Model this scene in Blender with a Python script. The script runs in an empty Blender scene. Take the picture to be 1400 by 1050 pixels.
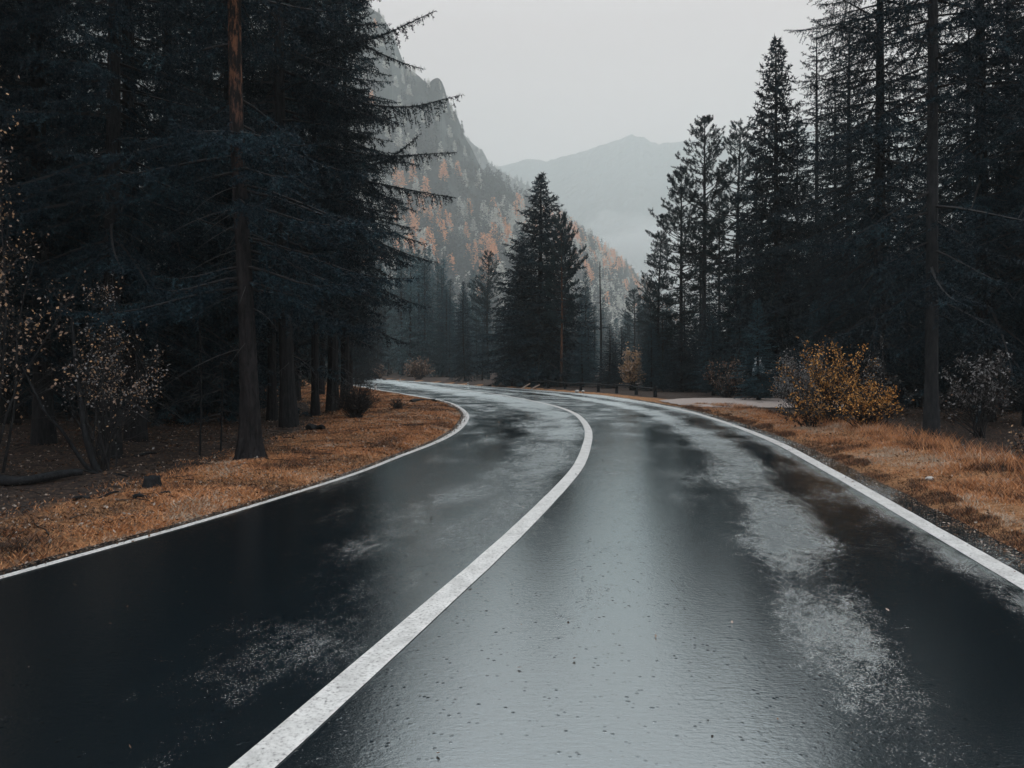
import bpy, math, random
import numpy as np

# ------------------------------------------------------------------ basics
scene = bpy.context.scene
COL = scene.collection
PI = math.pi
CAM_H = 1.4


def rng_(s):
    return np.random.default_rng(s)


def ground_pt(px, py):
    """photo pixel on flat ground -> world x, y (camera at the origin, looking +Y)"""
    Y = CAM_H * 1000.0 / (py - 500.0)
    return np.array([(px - 700.0) / 1000.0 * Y, Y])


def zat(py, Y):
    return CAM_H + (500.0 - py) / 1000.0 * Y


# ------------------------------------------------------------------ noise
_perm = rng_(7).permutation(256).astype(np.int64)
_perm = np.concatenate([_perm, _perm, _perm])
_val = rng_(8).random(512)


def vnoise(x, y, z=0.0):
    x, y, z = np.broadcast_arrays(np.asarray(x, float), np.asarray(y, float), np.asarray(z, float))
    xi, yi, zi = np.floor(x).astype(np.int64), np.floor(y).astype(np.int64), np.floor(z).astype(np.int64)
    xf, yf, zf = x - xi, y - yi, z - zi
    u, v, w = xf * xf * (3 - 2 * xf), yf * yf * (3 - 2 * yf), zf * zf * (3 - 2 * zf)

    def h(a, b, c):
        return _val[_perm[_perm[_perm[a & 255] + (b & 255)] + (c & 255)]]
    r = 0
    for dx in (0, 1):
        for dy in (0, 1):
            for dz in (0, 1):
                r = r + h(xi + dx, yi + dy, zi + dz) * (u if dx else 1 - u) * (v if dy else 1 - v) * (w if dz else 1 - w)
    return r


def fbm(x, y, z=0.0, octv=4):
    r, a, f = 0, 0.5, 1.0
    for i in range(octv):
        r = r + a * (vnoise(np.asarray(x) * f + 13.7 * i, np.asarray(y) * f + 5.1 * i, np.asarray(z) * f) - 0.5) * 2
        a *= 0.5
        f *= 2.03
    return r


def sstep(a, b, x):
    t = np.clip((np.asarray(x, float) - a) / (b - a), 0, 1)
    return t * t * (3 - 2 * t)


# ------------------------------------------------------------------ mesh building
class MB:
    def __init__(self):
        self.v, self.f, self.m, self.n = [], [], [], 0

    def add(self, verts, faces, mat=0):
        verts = np.asarray(verts, np.float32).reshape(-1, 3)
        faces = np.asarray(faces, np.int64)
        if faces.shape[1] == 4:
            faces = np.concatenate([faces[:, [0, 1, 2]], faces[:, [0, 2, 3]]])
        self.v.append(verts)
        self.f.append(faces + self.n)
        if np.isscalar(mat):
            self.m.append(np.full(len(faces), mat, np.int32))
        else:
            self.m.append(np.asarray(mat, np.int32))
        self.n += len(verts)
        return self

    def tube(self, pts, rad, sides=5, mat=0, cap=True):
        pts = np.asarray(pts, float)
        n = len(pts)
        rad = np.broadcast_to(np.asarray(rad, float), (n,))
        t = np.gradient(pts, axis=0)
        t /= np.linalg.norm(t, axis=1)[:, None] + 1e-9
        ref = np.array([0, 0, 1.0]) if abs(t[0][2]) < 0.8 else np.array([1.0, 0, 0])
        a = np.cross(t, ref)
        a /= np.linalg.norm(a, axis=1)[:, None] + 1e-9
        b = np.cross(t, a)
        ang = np.arange(sides) / sides * 2 * PI
        ring = pts[:, None, :] + rad[:, None, None] * (np.cos(ang)[None, :, None] * a[:, None, :] + np.sin(ang)[None, :, None] * b[:, None, :])
        i = np.arange(n - 1)[:, None] * sides
        j = np.arange(sides)[None, :]
        k = (j + 1) % sides
        f = np.stack([i + j, i + k, i + sides + k, i + sides + j], -1).reshape(-1, 4)
        self.add(ring.reshape(-1, 3), f, mat)
        if cap:
            for e, idx in ((0, 0), (n - 1, (n - 1) * sides)):
                c = np.concatenate([ring[e], pts[e][None]])
                ff = np.array([[q, (q + 1) % sides, sides] for q in range(sides)])
                if e == 0:
                    ff = ff[:, ::-1]
                self.add(c, ff, mat)
        return self

    def box(self, c, s, rotz=0.0, mat=0):
        v = np.array([[x, y, z] for x in (-.5, .5) for y in (-.5, .5) for z in (-.5, .5)]) * np.array(s)
        ca, sa = math.cos(rotz), math.sin(rotz)
        v = np.stack([v[:, 0] * ca - v[:, 1] * sa, v[:, 0] * sa + v[:, 1] * ca, v[:, 2]], 1) + np.array(c)
        f = np.array([[0, 1, 3, 2], [4, 6, 7, 5], [0, 4, 5, 1], [2, 3, 7, 6], [0, 2, 6, 4], [1, 5, 7, 3]])
        return self.add(v, f, mat)

    def mesh(self, name, mats, smooth=False):
        v = np.concatenate(self.v)
        f = np.concatenate(self.f)
        m = np.concatenate(self.m)
        me = bpy.data.meshes.new(name)
        me.vertices.add(len(v))
        me.vertices.foreach_set('co', v.astype(np.float32).ravel())
        me.loops.add(f.size)
        me.loops.foreach_set('vertex_index', f.astype(np.int32).ravel())
        me.polygons.add(len(f))
        me.polygons.foreach_set('loop_start', np.arange(0, f.size, 3, dtype=np.int32))
        try:
            me.polygons.foreach_set('loop_total', np.full(len(f), 3, np.int32))
        except Exception:
            pass
        if not isinstance(mats, (list, tuple)):
            mats = [mats]
        for x in mats:
            me.materials.append(x)
        me.polygons.foreach_set('material_index', m)
        me.polygons.foreach_set('use_smooth', np.full(len(f), smooth, bool))
        me.update(calc_edges=True)
        return me


def link(name, mesh, parent=None):
    o = bpy.data.objects.new(name, mesh)
    COL.objects.link(o)
    if parent:
        o.parent = parent
    return o


def tag(o, label=None, cat=None, group=None, kind=None):
    if label:
        o['label'] = label
    if cat:
        o['category'] = cat
    if group:
        o['group'] = group
    if kind:
        o['kind'] = kind
    return o


def thing(name, loc, label, cat, group=None, rz=0.0, scale=(1, 1, 1), tilt=(0, 0)):
    o = bpy.data.objects.new(name, None)
    o.empty_display_size = 0.3
    COL.objects.link(o)
    o.location = loc
    o.rotation_euler = (tilt[0], tilt[1], rz)
    o.scale = scale
    return tag(o, label, cat, group)


# ------------------------------------------------------------------ materials
def new_mat(name):
    m = bpy.data.materials.new(name)
    m.use_nodes = True
    nt = m.node_tree
    nt.nodes.clear()
    out = nt.nodes.new('ShaderNodeOutputMaterial')
    return m, nt, out


def N(nt, typ, **kw):
    n = nt.nodes.new(typ)
    for k, v in kw.items():
        if k.startswith('i_'):
            key = k[2:]
            key = int(key) if key.isdigit() else key.replace('_', ' ')
            n.inputs[key].default_value = v
        else:
            setattr(n, k, v)
    return n


def ramp(nt, stops, src=None, interp='LINEAR'):
    r = nt.nodes.new('ShaderNodeValToRGB')
    r.color_ramp.interpolation = interp
    e = r.color_ramp.elements
    while len(e) > 1:
        e.remove(e[0])
    e[0].position = stops[0][0]
    c = stops[0][1]
    e[0].color = (c, c, c, 1) if not hasattr(c, '__len__') else (*c, 1)
    for p, c in stops[1:]:
        q = e.new(p)
        q.color = (c, c, c, 1) if not hasattr(c, '__len__') else (*c, 1)
    if src is not None:
        nt.links.new(src, r.inputs[0])
    return r


def coords(nt, which='Object', scale=(1, 1, 1)):
    tc = nt.nodes.new('ShaderNodeTexCoord')
    mp = nt.nodes.new('ShaderNodeMapping')
    mp.inputs['Scale'].default_value = scale
    nt.links.new(tc.outputs[which], mp.inputs['Vector'])
    return mp.outputs[0]


def noise(nt, vec, scale, detail=4, rough=0.55):
    n = nt.nodes.new('ShaderNodeTexNoise')
    n.inputs['Scale'].default_value = scale
    n.inputs['Detail'].default_value = detail
    n.inputs['Roughness'].default_value = rough
    nt.links.new(vec, n.inputs['Vector'])
    return n.outputs['Fac']


def foliage_mat(name, c1, c2, c3, scale=1.2, rough=0.7, obj_var=0.25, spec=0.2):
    """needles and leaves: colour varied by clump and by tree, with pale glints painted in"""
    m, nt, out = new_mat(name)
    L = nt.links
    geo = nt.nodes.new('ShaderNodeNewGeometry')
    v = coords(nt)
    f = noise(nt, v, scale, 5, 0.7)
    g = noise(nt, v, scale * 9, 3, 0.6)
    ad = N(nt, 'ShaderNodeMath', operation='MULTIPLY_ADD')
    ad.inputs[1].default_value = .75
    ad.inputs[2].default_value = -.375
    L.new(g, ad.inputs[0])
    a2 = N(nt, 'ShaderNodeMath', operation='ADD')
    L.new(ad.outputs[0], a2.inputs[0])
    L.new(f, a2.inputs[1])
    r = ramp(nt, [(0.25, c1), (0.52, c2), (0.80, c3)], a2.outputs[0])  # palest stop paints glints on the twigs, scattered by the fine noise
    oi = nt.nodes.new('ShaderNodeObjectInfo')
    mr = N(nt, 'ShaderNodeMapRange')
    mr.inputs['To Min'].default_value = 1 - obj_var
    mr.inputs['To Max'].default_value = 1 + obj_var
    L.new(oi.outputs['Random'], mr.inputs['Value'])
    hs = nt.nodes.new('ShaderNodeHueSaturation')
    L.new(mr.outputs[0], hs.inputs['Value'])
    L.new(r.outputs[0], hs.inputs['Color'])
    p = N(nt, 'ShaderNodeBsdfPrincipled', i_Roughness=rough)
    p.inputs['Specular IOR Level'].default_value = spec
    L.new(hs.outputs[0], p.inputs['Base Color'])
    L.new(p.outputs[0], out.inputs[0])
    return m


def flat_mat(name, c1, c2, scale=8, rough=0.75, bump=0.0, stretch=(1, 1, 1), spec=0.25, bscale=None):
    m, nt, out = new_mat(name)
    L = nt.links
    v = coords(nt, 'Object', stretch)
    f = noise(nt, v, scale, 6, 0.65)
    r = ramp(nt, [(0.3, c1), (0.7, c2)], f)
    p = N(nt, 'ShaderNodeBsdfPrincipled', i_Roughness=rough)
    p.inputs['Specular IOR Level'].default_value = spec
    L.new(r.outputs[0], p.inputs['Base Color'])
    if bump:
        b = N(nt, 'ShaderNodeBump', i_Strength=1.0, i_Distance=bump)
        f2 = f if bscale is None else noise(nt, v, bscale, 5, 0.6)
        L.new(f2, b.inputs['Height'])
        L.new(b.outputs[0], p.inputs['Normal'])
    L.new(p.outputs[0], out.inputs[0])
    return m


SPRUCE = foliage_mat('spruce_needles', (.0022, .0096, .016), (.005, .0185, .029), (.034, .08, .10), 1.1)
SPRUCE_MID = foliage_mat('spruce_needles_mid', (.006, .024, .034), (.016, .048, .064), (.065, .14, .165), 0.6)  # paler teal copy of the needles: some mist painted into the colour
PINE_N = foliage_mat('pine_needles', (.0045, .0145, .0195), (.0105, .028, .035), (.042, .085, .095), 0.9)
SPRUCE_FAR = foliage_mat('spruce_needles_far', (.02, .054, .070), (.052, .11, .13), (.15, .25, .275), 0.5)  # palest copy: misty look painted into the needle colour, besides the real haze
BARK_DARK = flat_mat('bark_dark', (.006, .008, .010), (.026, .029, .032), 22, 0.9, 0.03, (1, 1, 0.22), 0.15)
BARK_GREY = flat_mat('bark_grey', (.010, .013, .016), (.034, .039, .043), 14, 0.9, 0.02, (1, 1, .3), 0.15)
TWIG = flat_mat('twig_bark', (.010, .012, .014), (.03, .032, .034), 9, 0.85)
DEADTWIG = flat_mat('dead_twig', (.028, .032, .037), (.075, .080, .085), 6, 0.85)


def pine_bark(name, z0, z1, low1, low2, hi1, hi2):
    """Scots pine bark: grey plates low down, flaking orange higher up the stem"""
    m, nt, out = new_mat(name)
    L = nt.links
    v = coords(nt, 'Object', (1, 1, .3))
    f = noise(nt, v, 13, 6, 0.7)
    lo = ramp(nt, [(.35, low1), (.65, low2)], f)
    hi = ramp(nt, [(.49, hi1), (.60, hi2)], f)
    tc = nt.nodes.new('ShaderNodeTexCoord')
    sp = nt.nodes.new('ShaderNodeSeparateXYZ')
    L.new(tc.outputs['Object'], sp.inputs[0])
    mr = N(nt, 'ShaderNodeMapRange')
    mr.inputs['From Min'].default_value = z0
    mr.inputs['From Max'].default_value = z1
    L.new(sp.outputs['Z'], mr.inputs['Value'])
    mx = nt.nodes.new('ShaderNodeMixRGB')
    L.new(mr.outputs[0], mx.inputs[0])
    L.new(lo.outputs[0], mx.inputs[1])
    L.new(hi.outputs[0], mx.inputs[2])
    p = N(nt, 'ShaderNodeBsdfPrincipled', i_Roughness=.9)
    p.inputs['Specular IOR Level'].default_value = .15
    L.new(mx.outputs[0], p.inputs['Base Color'])
    b = N(nt, 'ShaderNodeBump', i_Strength=1.0, i_Distance=.03)
    L.new(f, b.inputs['Height'])
    L.new(b.outputs[0], p.inputs['Normal'])
    L.new(p.outputs[0], out.inputs[0])
    return m


BARK_HERO = pine_bark('bark_old_pine', 3.8, 6.6, (.006, .007, .009), (.034, .034, .036), (.012, .011, .011), (.19, .09, .05))
BARK_PINE = pine_bark('bark_orange_pine', 1.0, 2.4, (.02, .017, .016), (.06, .05, .045), (.05, .03, .022), (.17, .085, .05))

# ------------------------------------------------------------------ road layout (traced kerb lines, in metres)
Lp = [(0, 790), (100, 762), (300, 707), (386, 679), (497, 645), (542, 625), (585, 610), (620, 592.5), (635, 577), (637.5, 567), (627, 557), (610, 549.5), (567, 541), (512, 532)]
Cp = [(347, 1050), (500, 913), (607, 818), (693, 741), (757, 677), (790, 640), (802, 610), (805, 590), (797, 575), (785, 565), (765, 557), (750, 553)]
Rp = [(1399, 795), (1357, 772), (1281, 728), (1205, 684), (1157, 656), (1114, 633), (1071, 609), (1028, 591), (986, 576), (943, 563), (900, 553.6), (820, 541), (760, 535.5), (700, 531), (640, 527), (580, 522.5), (530, 519.5)]
Lw = [ground_pt(*p) for p in Lp]
Cw = [ground_pt(*p) for p in Cp]
Rw = [ground_pt(*p) for p in Rp]


def back(w, y0, s):
    a = w[0]
    return [np.array([a[0] + (y - a[1]) * s, y]) for y in y0]


Lw = back(Lw, (-40, -20, -8, 0), .32) + Lw + [np.array(p) for p in ((-12.3, 55), (-18.5, 73), (-28, 98), (-40, 127), (-62, 165))]
Cw = back(Cw, (-40, -20, -8, 0), .28) + Cw + [np.array(p) for p in ((-.4, 34.5), (-2.6, 41.5), (-5.6, 51), (-10.2, 66), (-16.5, 86), (-26, 110), (-37.5, 137), (-60, 175))]
Rw = back(Rw, (-40, -20, -8, 0), .22) + Rw + [np.array(p) for p in ((-19, 90), (-27, 111), (-38, 139), (-60, 180))]


def catmull(pts, n=14):
    P = np.array(pts)
    P = np.concatenate([[2 * P[0] - P[1]], P, [2 * P[-1] - P[-2]]])
    out = []
    for i in range(1, len(P) - 2):
        p0, p1, p2, p3 = P[i - 1], P[i], P[i + 1], P[i + 2]
        # centripetal-ish
        t0, t1 = 0.0, np.linalg.norm(p1 - p0) ** .5
        t2 = t1 + np.linalg.norm(p2 - p1) ** .5
        t3 = t2 + np.linalg.norm(p3 - p2) ** .5
        for t in np.linspace(t1, t2, n, endpoint=False):
            A1 = (t1 - t) / (t1 - t0) * p0 + (t - t0) / (t1 - t0) * p1
            A2 = (t2 - t) / (t2 - t1) * p1 + (t - t1) / (t2 - t1) * p2
            A3 = (t3 - t) / (t3 - t2) * p2 + (t - t2) / (t3 - t2) * p3
            B1 = (t2 - t) / (t2 - t0) * A1 + (t - t0) / (t2 - t0) * A2
            B2 = (t3 - t) / (t3 - t1) * A2 + (t - t1) / (t3 - t1) * A3
            out.append((t2 - t) / (t2 - t1) * B1 + (t - t1) / (t2 - t1) * B2)
    out.append(P[-2])
    return np.array(out)


def resample(P, step=.3):
    d = np.concatenate([[0], np.cumsum(np.linalg.norm(np.diff(P, axis=0), axis=1))])
    s = np.arange(0, d[-1], step)
    return np.stack([np.interp(s, d, P[:, 0]), np.interp(s, d, P[:, 1])], 1)


def smooth(P, it=30):
    for _ in range(it):
        P[1:-1] = .25 * P[:-2] + .5 * P[1:-1] + .25 * P[2:]
    return P


LL = smooth(resample(catmull(Lw)), 12)
CC = smooth(resample(catmull(Cw)), 12)
RR = smooth(resample(catmull(Rw)), 12)


def nearest(P, Q):
    """distance from each Q to polyline P, index of nearest vertex"""
    d = np.full(len(Q), 1e9)
    k = np.zeros(len(Q), int)
    for a in range(0, len(Q), 4000):
        q = Q[a:a + 4000]
        D = (q[:, 0, None] - P[None, :, 0]) ** 2 + (q[:, 1, None] - P[None, :, 1]) ** 2
        k[a:a + 4000] = D.argmin(1)
        d[a:a + 4000] = np.sqrt(D[np.arange(len(q)), k[a:a + 4000]])
    return d, k


def normals2(P):
    t = np.gradient(P, axis=0)
    t /= np.linalg.norm(t, axis=1)[:, None]
    return np.stack([t[:, 1], -t[:, 0]], 1)      # to the right of travel


nL, nC, nR = normals2(LL), normals2(CC), normals2(RR)
EXT_L, EXT_R = .16, .36


def side_dist_exact(x, y):
    """(dl, dr): metres beyond the left / right edge of the asphalt, negative when on the road side"""
    Q = np.stack([np.ravel(x), np.ravel(y)], 1)
    d, k = nearest(LL, Q)
    dl = -((Q - LL[k]) * nL[k]).sum(1)
    dl = np.sign(dl) * d - EXT_L
    d, k = nearest(RR, Q)
    dr = ((Q - RR[k]) * nR[k]).sum(1)
    dr = np.sign(dr) * d - EXT_R
    return dl.reshape(np.shape(x)), dr.reshape(np.shape(x))


GX0, GX1, GY0, GY1, GS = -24.0, 24.0, -2.0, 52.0, .12
_gx, _gy = np.arange(GX0, GX1, GS), np.arange(GY0, GY1, GS)
_DL, _DR = side_dist_exact(*np.meshgrid(_gx, _gy))


def side_dist(x, y):
    """side_dist_exact through a lookup table close to the camera"""
    x, y = np.asarray(x, float), np.asarray(y, float)
    shp = x.shape
    x, y = x.ravel(), y.ravel()
    u, v = (x - GX0) / GS, (y - GY0) / GS
    ins = (u > 0) & (v > 0) & (u < len(_gx) - 1.01) & (v < len(_gy) - 1.01)
    dl, dr = np.zeros(len(x)), np.zeros(len(x))
    i, j = u[ins].astype(int), v[ins].astype(int)
    a, b = u[ins] - i, v[ins] - j
    for T, o in ((_DL, dl), (_DR, dr)):
        o[ins] = T[j, i] * (1 - a) * (1 - b) + T[j, i + 1] * a * (1 - b) + T[j + 1, i] * (1 - a) * b + T[j + 1, i + 1] * a * b
    if not ins.all():
        dl[~ins], dr[~ins] = side_dist_exact(x[~ins], y[~ins])
    return dl.reshape(shp), dr.reshape(shp)



def ground_z(x, y):
    x, y = np.asarray(x, float), np.asarray(y, float)
    dl, dr = side_dist(x, y)
    n1 = fbm(x * .5, y * .5, 3.3, 4)
    n2 = fbm(x * 2.2, y * 2.2, 9.1, 3)
    zl = -.05 + .085 * sstep(0, .5, dl) + sstep(.3, 2.5, dl) * (.09 * n1 + .05 * n2) + .02 * n2 * sstep(.1, .5, dl)
    near = 1 - sstep(12, 19, y)
    zr = -.05 + .085 * sstep(0, .4, dr) + near * (.12 * sstep(.2, 1.5, dr) - .42 * sstep(1.7, 3.6, dr) + .18 * sstep(5.0, 9, dr)) \
        + sstep(.3, 2.0, dr) * (.06 * n1 + .045 * n2) * (.35 + .65 * near)
    z = np.where(dl > 0, zl, np.where(dr > 0, zr, -.06))
    far = sstep(70, 300, np.hypot(x, y))
    return z + far * 4 * (fbm(x * .012, y * .012, 1.5, 3) * .5 + .1)


def gz(x, y):
    return float(ground_z(np.array([x]), np.array([y]))[0])


# ---- road sheet
def road_material():
    m, nt, out = new_mat('wet_asphalt')
    L = nt.links
    tc = nt.nodes.new('ShaderNodeTexCoord')
    uv = tc.outputs['UV']
    sp = nt.nodes.new('ShaderNodeSeparateXYZ')
    L.new(uv, sp.inputs[0])
    U = sp.outputs['X']

    def vec(su, sv):
        mp = nt.nodes.new('ShaderNodeMapping')
        mp.inputs['Scale'].default_value = (su, sv, 1)
        L.new(uv, mp.inputs['Vector'])
        return mp.outputs[0]

    def math_(op, a, b=None, c=None):
        n = nt.nodes.new('ShaderNodeMath')
        n.operation = op
        for i, q in enumerate((a, b, c)):
            if q is None:
                continue
            if isinstance(q, (int, float)):
                n.inputs[i].default_value = q
            else:
                L.new(q, n.inputs[i])
        return n.outputs[0]
    # lateral bands: worn tracks shed the water film and look rougher
    wob = noise(nt, vec(.5, .12), 1.0, 2)
    Uw = math_('ADD', U, math_('MULTIPLY', math_('SUBTRACT', wob, .5), .7))
    pos = math_('DIVIDE', math_('ADD', Uw, 5.0), 10.0)

    def P(u):
        return (u + 5) / 10
    band = ramp(nt, [(P(-3.6), .30), (P(-3.1), .0), (P(-1.9), .0), (P(-1.25), .30), (P(-.45), .42), (P(-.1), .2), (P(.15), .08), (P(.7), .08), (P(1.4), .04), (P(1.75), .02),
                     (P(2.05), .42), (P(2.35), .38), (P(2.62), -.0), (P(2.95), .04), (P(3.2), .42), (P(3.42), .2), (P(3.8), .05)], pos)
    # the bend is older, coarser asphalt that holds less water
    bend = N(nt, 'ShaderNodeMapRange')
    bend.inputs['From Min'].default_value = 49
    bend.inputs['From Max'].default_value = 68
    bend.inputs['To Max'].default_value = .42
    L.new(sp.outputs['Y'], bend.inputs['Value'])
    patch = noise(nt, vec(1.0, .55), 1.0, 8, .70)
    patch2 = noise(nt, vec(16.0, 9.0), 1.0, 6, .75)
    mix = math_('ADD', band.outputs[0], math_('MULTIPLY', math_('SUBTRACT', patch, .5), 1.7))
    patch3 = noise(nt, vec(95.0, 80.0), 1.0, 3, .7)
    mix = math_('ADD', mix, math_('MULTIPLY', math_('SUBTRACT', patch2, .5), 1.0))
    mix = math_('ADD', mix, math_('MULTIPLY', math_('SUBTRACT', patch3, .5), 1.7))
    mix = math_('ADD', mix, bend.outputs[0])
    # the left lane dips and floods close to the viewpoint
    dip = N(nt, 'ShaderNodeMapRange')
    dip.inputs['From Min'].default_value = 44.5
    dip.inputs['From Max'].default_value = 49
    dip.inputs['To Min'].default_value = -.42
    dip.inputs['To Max'].default_value = 0
    L.new(sp.outputs['Y'], dip.inputs['Value'])
    lft = ramp(nt, [(P(-.6), 1), (P(.6), .5)], pos)
    mix = math_('ADD', mix, math_('MULTIPLY', dip.outputs[0], lft.outputs[0]))
    rough_m = ramp(nt, [(.30, 0.0), (.70, 1.0)], mix)          # 0 = deep film, 1 = thin film over stone
    rr = N(nt, 'ShaderNodeMapRange')
    rr.inputs['To Min'].default_value = .035
    rr.inputs['To Max'].default_value = .42
    L.new(rough_m.outputs[0], rr.inputs['Value'])
    # surface relief: stone grain plus ripples of running water
    oc = coords(nt, 'Object')
    grain = noise(nt, oc, 110, 3, .65)
    mp = nt.nodes.new('ShaderNodeMapping')
    mp.inputs['Scale'].default_value = (13, 34, 1)
    L.new(tc.outputs['Object'], mp.inputs['Vector'])
    rip = noise(nt, mp.outputs[0], 1.0, 5, .7)
    mid = noise(nt, oc, 3.0, 3, .6)
    gs = math_('MULTIPLY', grain, math_('ADD', math_('MULTIPLY', rough_m.outputs[0], .0042), .00035))
    hh = math_('ADD', gs, math_('MULTIPLY', rip, .0013))
    hh = math_('ADD', hh, math_('MULTIPLY', mid, .0009))
    mp2 = nt.nodes.new('ShaderNodeMapping')
    mp2.inputs['Scale'].default_value = (34, 62, 1)
    L.new(tc.outputs['Object'], mp2.inputs['Vector'])
    peel = noise(nt, mp2.outputs[0], 1.0, 3, .6)
    hh = math_('ADD', hh, math_('MULTIPLY', peel, .0010))
    # pits: stones that break through the film
    vor = nt.nodes.new('ShaderNodeTexVoronoi')
    vor.inputs['Scale'].default_value = 24
    L.new(oc, vor.inputs['Vector'])
    gate = noise(nt, oc, 9, 3)
    pit = ramp(nt, [(.04, 1.0), (.26, 0.0)], vor.outputs['Distance'])
    pg = ramp(nt, [(.46, 0), (.62, 1)], gate)
    pits = math_('MULTIPLY', pit.outputs[0], pg.outputs[0])
    hh = math_('ADD', hh, math_('MULTIPLY', pits, .0012))
    bump = N(nt, 'ShaderNodeBump', i_Strength=1.0, i_Distance=1.0)
    L.new(hh, bump.inputs['Height'])
    dif = N(nt, 'ShaderNodeBsdfDiffuse')
    ac = ramp(nt, [(.3, (.0045, .0075, .010)), (.7, (.011, .0165, .021))], grain)
    L.new(ac.outputs[0], dif.inputs['Color'])
    L.new(bump.outputs[0], dif.inputs['Normal'])
    gl = N(nt, 'ShaderNodeBsdfGlossy')
    gl.inputs['Color'].default_value = (.89, .975, 1.0, 1)
    L.new(rr.outputs[0], gl.inputs['Roughness'])
    L.new(bump.outputs[0], gl.inputs['Normal'])
    fr = N(nt, 'ShaderNodeFresnel', i_IOR=2.3)
    L.new(bump.outputs[0], fr.inputs['Normal'])
    dry = math_('SUBTRACT', 1.0, rough_m.outputs[0])
    f2 = math_('MULTIPLY_ADD', fr.outputs[0], .74, .22)
    sm_ = math_('ADD', math_('MULTIPLY', rough_m.outputs[0], f2), math_('MULTIPLY', dry, .94))
    fa = math_('MULTIPLY', fr.outputs[0], sm_)
    fac = math_('MULTIPLY', math_('ADD', fa, math_('MULTIPLY', dry, .30)), math_('SUBTRACT', 1.0, math_('MULTIPLY', pits, .85)))
    fac = math_('MINIMUM', fac, 1.0)
    ms = nt.nodes.new('ShaderNodeMixShader')
    L.new(fac, ms.inputs[0])
    L.new(dif.outputs[0], ms.inputs[1])
    L.new(gl.outputs[0], ms.inputs[2])
    L.new(ms.outputs[0], out.inputs[0])
    return m


def build_road():
    # cross sections from the centre line to the nearest point of each edge
    kL = nearest(LL, CC)[1]
    kR = nearest(RR, CC)[1]
    kL = np.maximum.accumulate(kL)
    kR = np.maximum.accumulate(kR)
    sm = lambda k: np.convolve(np.pad(k.astype(float), 6, mode='edge'), np.ones(13) / 13, 'valid')
    kL, kR = sm(kL), sm(kR)
    lerp = lambda P, k: np.stack([np.interp(k, np.arange(len(P)), P[:, 0]), np.interp(k, np.arange(len(P)), P[:, 1])], 1)
    crumb = lambda Q: (fbm(Q[:, 0] * 2.3, Q[:, 1] * 2.3, 6.6, 4) * .09 + fbm(Q[:, 0] * .5, Q[:, 1] * .5, 1.6, 2) * .06)[:, None]
    A = lerp(LL - nL * (EXT_L + crumb(LL) * .6), kL)
    B = lerp(RR + nR * (EXT_R + crumb(RR)), kR)
    n = len(CC)
    rows, us = [], []
    ts = np.linspace(0, 1, 7)
    for t in ts[:-1]:
        rows.append(A * (1 - t) + CC * t)
        us.append(-(1 - t) * np.full(n, 3.56))
    for t in ts:
        rows.append(CC * (1 - t) + B * t)
        us.append(t * np.full(n, 3.76))
    G = np.stack(rows, 1)
    Uc = np.stack(us, 1)
    m = G.shape[1]
    edge_n = fbm(G[:, :, 0] * 3, G[:, :, 1] * 3, 2.0, 3)
    Z = np.zeros((n, m))
    verts = np.concatenate([G, Z[..., None]], 2).reshape(-1, 3)
    i = np.arange(n - 1)[:, None] * m
    j = np.arange(m - 1)[None]
    f = np.stack([i + j, i + j + 1, i + m + j + 1, i + m + j], -1).reshape(-1, 4)
    mb = MB().add(verts, f)
    # skirt so that the sheet has thickness
    for e in (0, m - 1):
        top = verts.reshape(n, m, 3)[:, e]
        lo = top - np.array([0, 0, .12])
        v = np.concatenate([top, lo])
        q = np.arange(n - 1)
        ff = np.stack([q, q + 1, n + q + 1, n + q], 1)
        mb.add(v, ff if e == 0 else ff[:, ::-1])
    me = mb.mesh('road', ROADM, True)
    V = np.broadcast_to((np.arange(n) * .3)[:, None], (n, m)).ravel()
    U = Uc.ravel()
    allu = np.concatenate([U, np.zeros(4 * n)])
    allv = np.concatenate([V, np.zeros(4 * n)])
    idx = np.empty(len(me.loops), np.int32)
    me.loops.foreach_get('vertex_index', idx)
    uvl = me.uv_layers.new(name='UVMap')
    uvl.data.foreach_set('uv', np.stack([allu[idx], allv[idx]], 1).astype(np.float32).ravel())
    o = link('road', me)
    tag(o, kind='structure')


ROADM = road_material()
build_road()


def paint_mat():
    m, nt, out = new_mat('road_paint')
    L = nt.links
    v = coords(nt)
    f = noise(nt, v, 60, 4, .7)
    g = noise(nt, v, 5, 4, .6)
    r = ramp(nt, [(.30, (.06, .065, .07)), (.37, (.34, .34, .34)), (.46, (.60, .60, .59)), (.7, (.74, .74, .73))], f)
    d = ramp(nt, [(.28, (.66, .66, .66)), (.5, (.9, .9, .9)), (.65, (1, 1, 1))], g)
    mx = N(nt, 'ShaderNodeMixRGB', blend_type='MULTIPLY')
    mx.inputs[0].default_value = 1
    L.new(r.outputs[0], mx.inputs[1])
    L.new(d.outputs[0], mx.inputs[2])
    p = N(nt, 'ShaderNodeBsdfPrincipled', i_Roughness=.45)
    p.inputs['Specular IOR Level'].default_value = .5
    L.new(mx.outputs[0], p.inputs['Base Color'])
    b = N(nt, 'ShaderNodeBump', i_Strength=.6, i_Distance=.002)
    L.new(f, b.inputs['Height'])
    L.new(b.outputs[0], p.inputs['Normal'])
    L.new(p.outputs[0], out.inputs[0])
    return m


PAINT = paint_mat()


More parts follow.
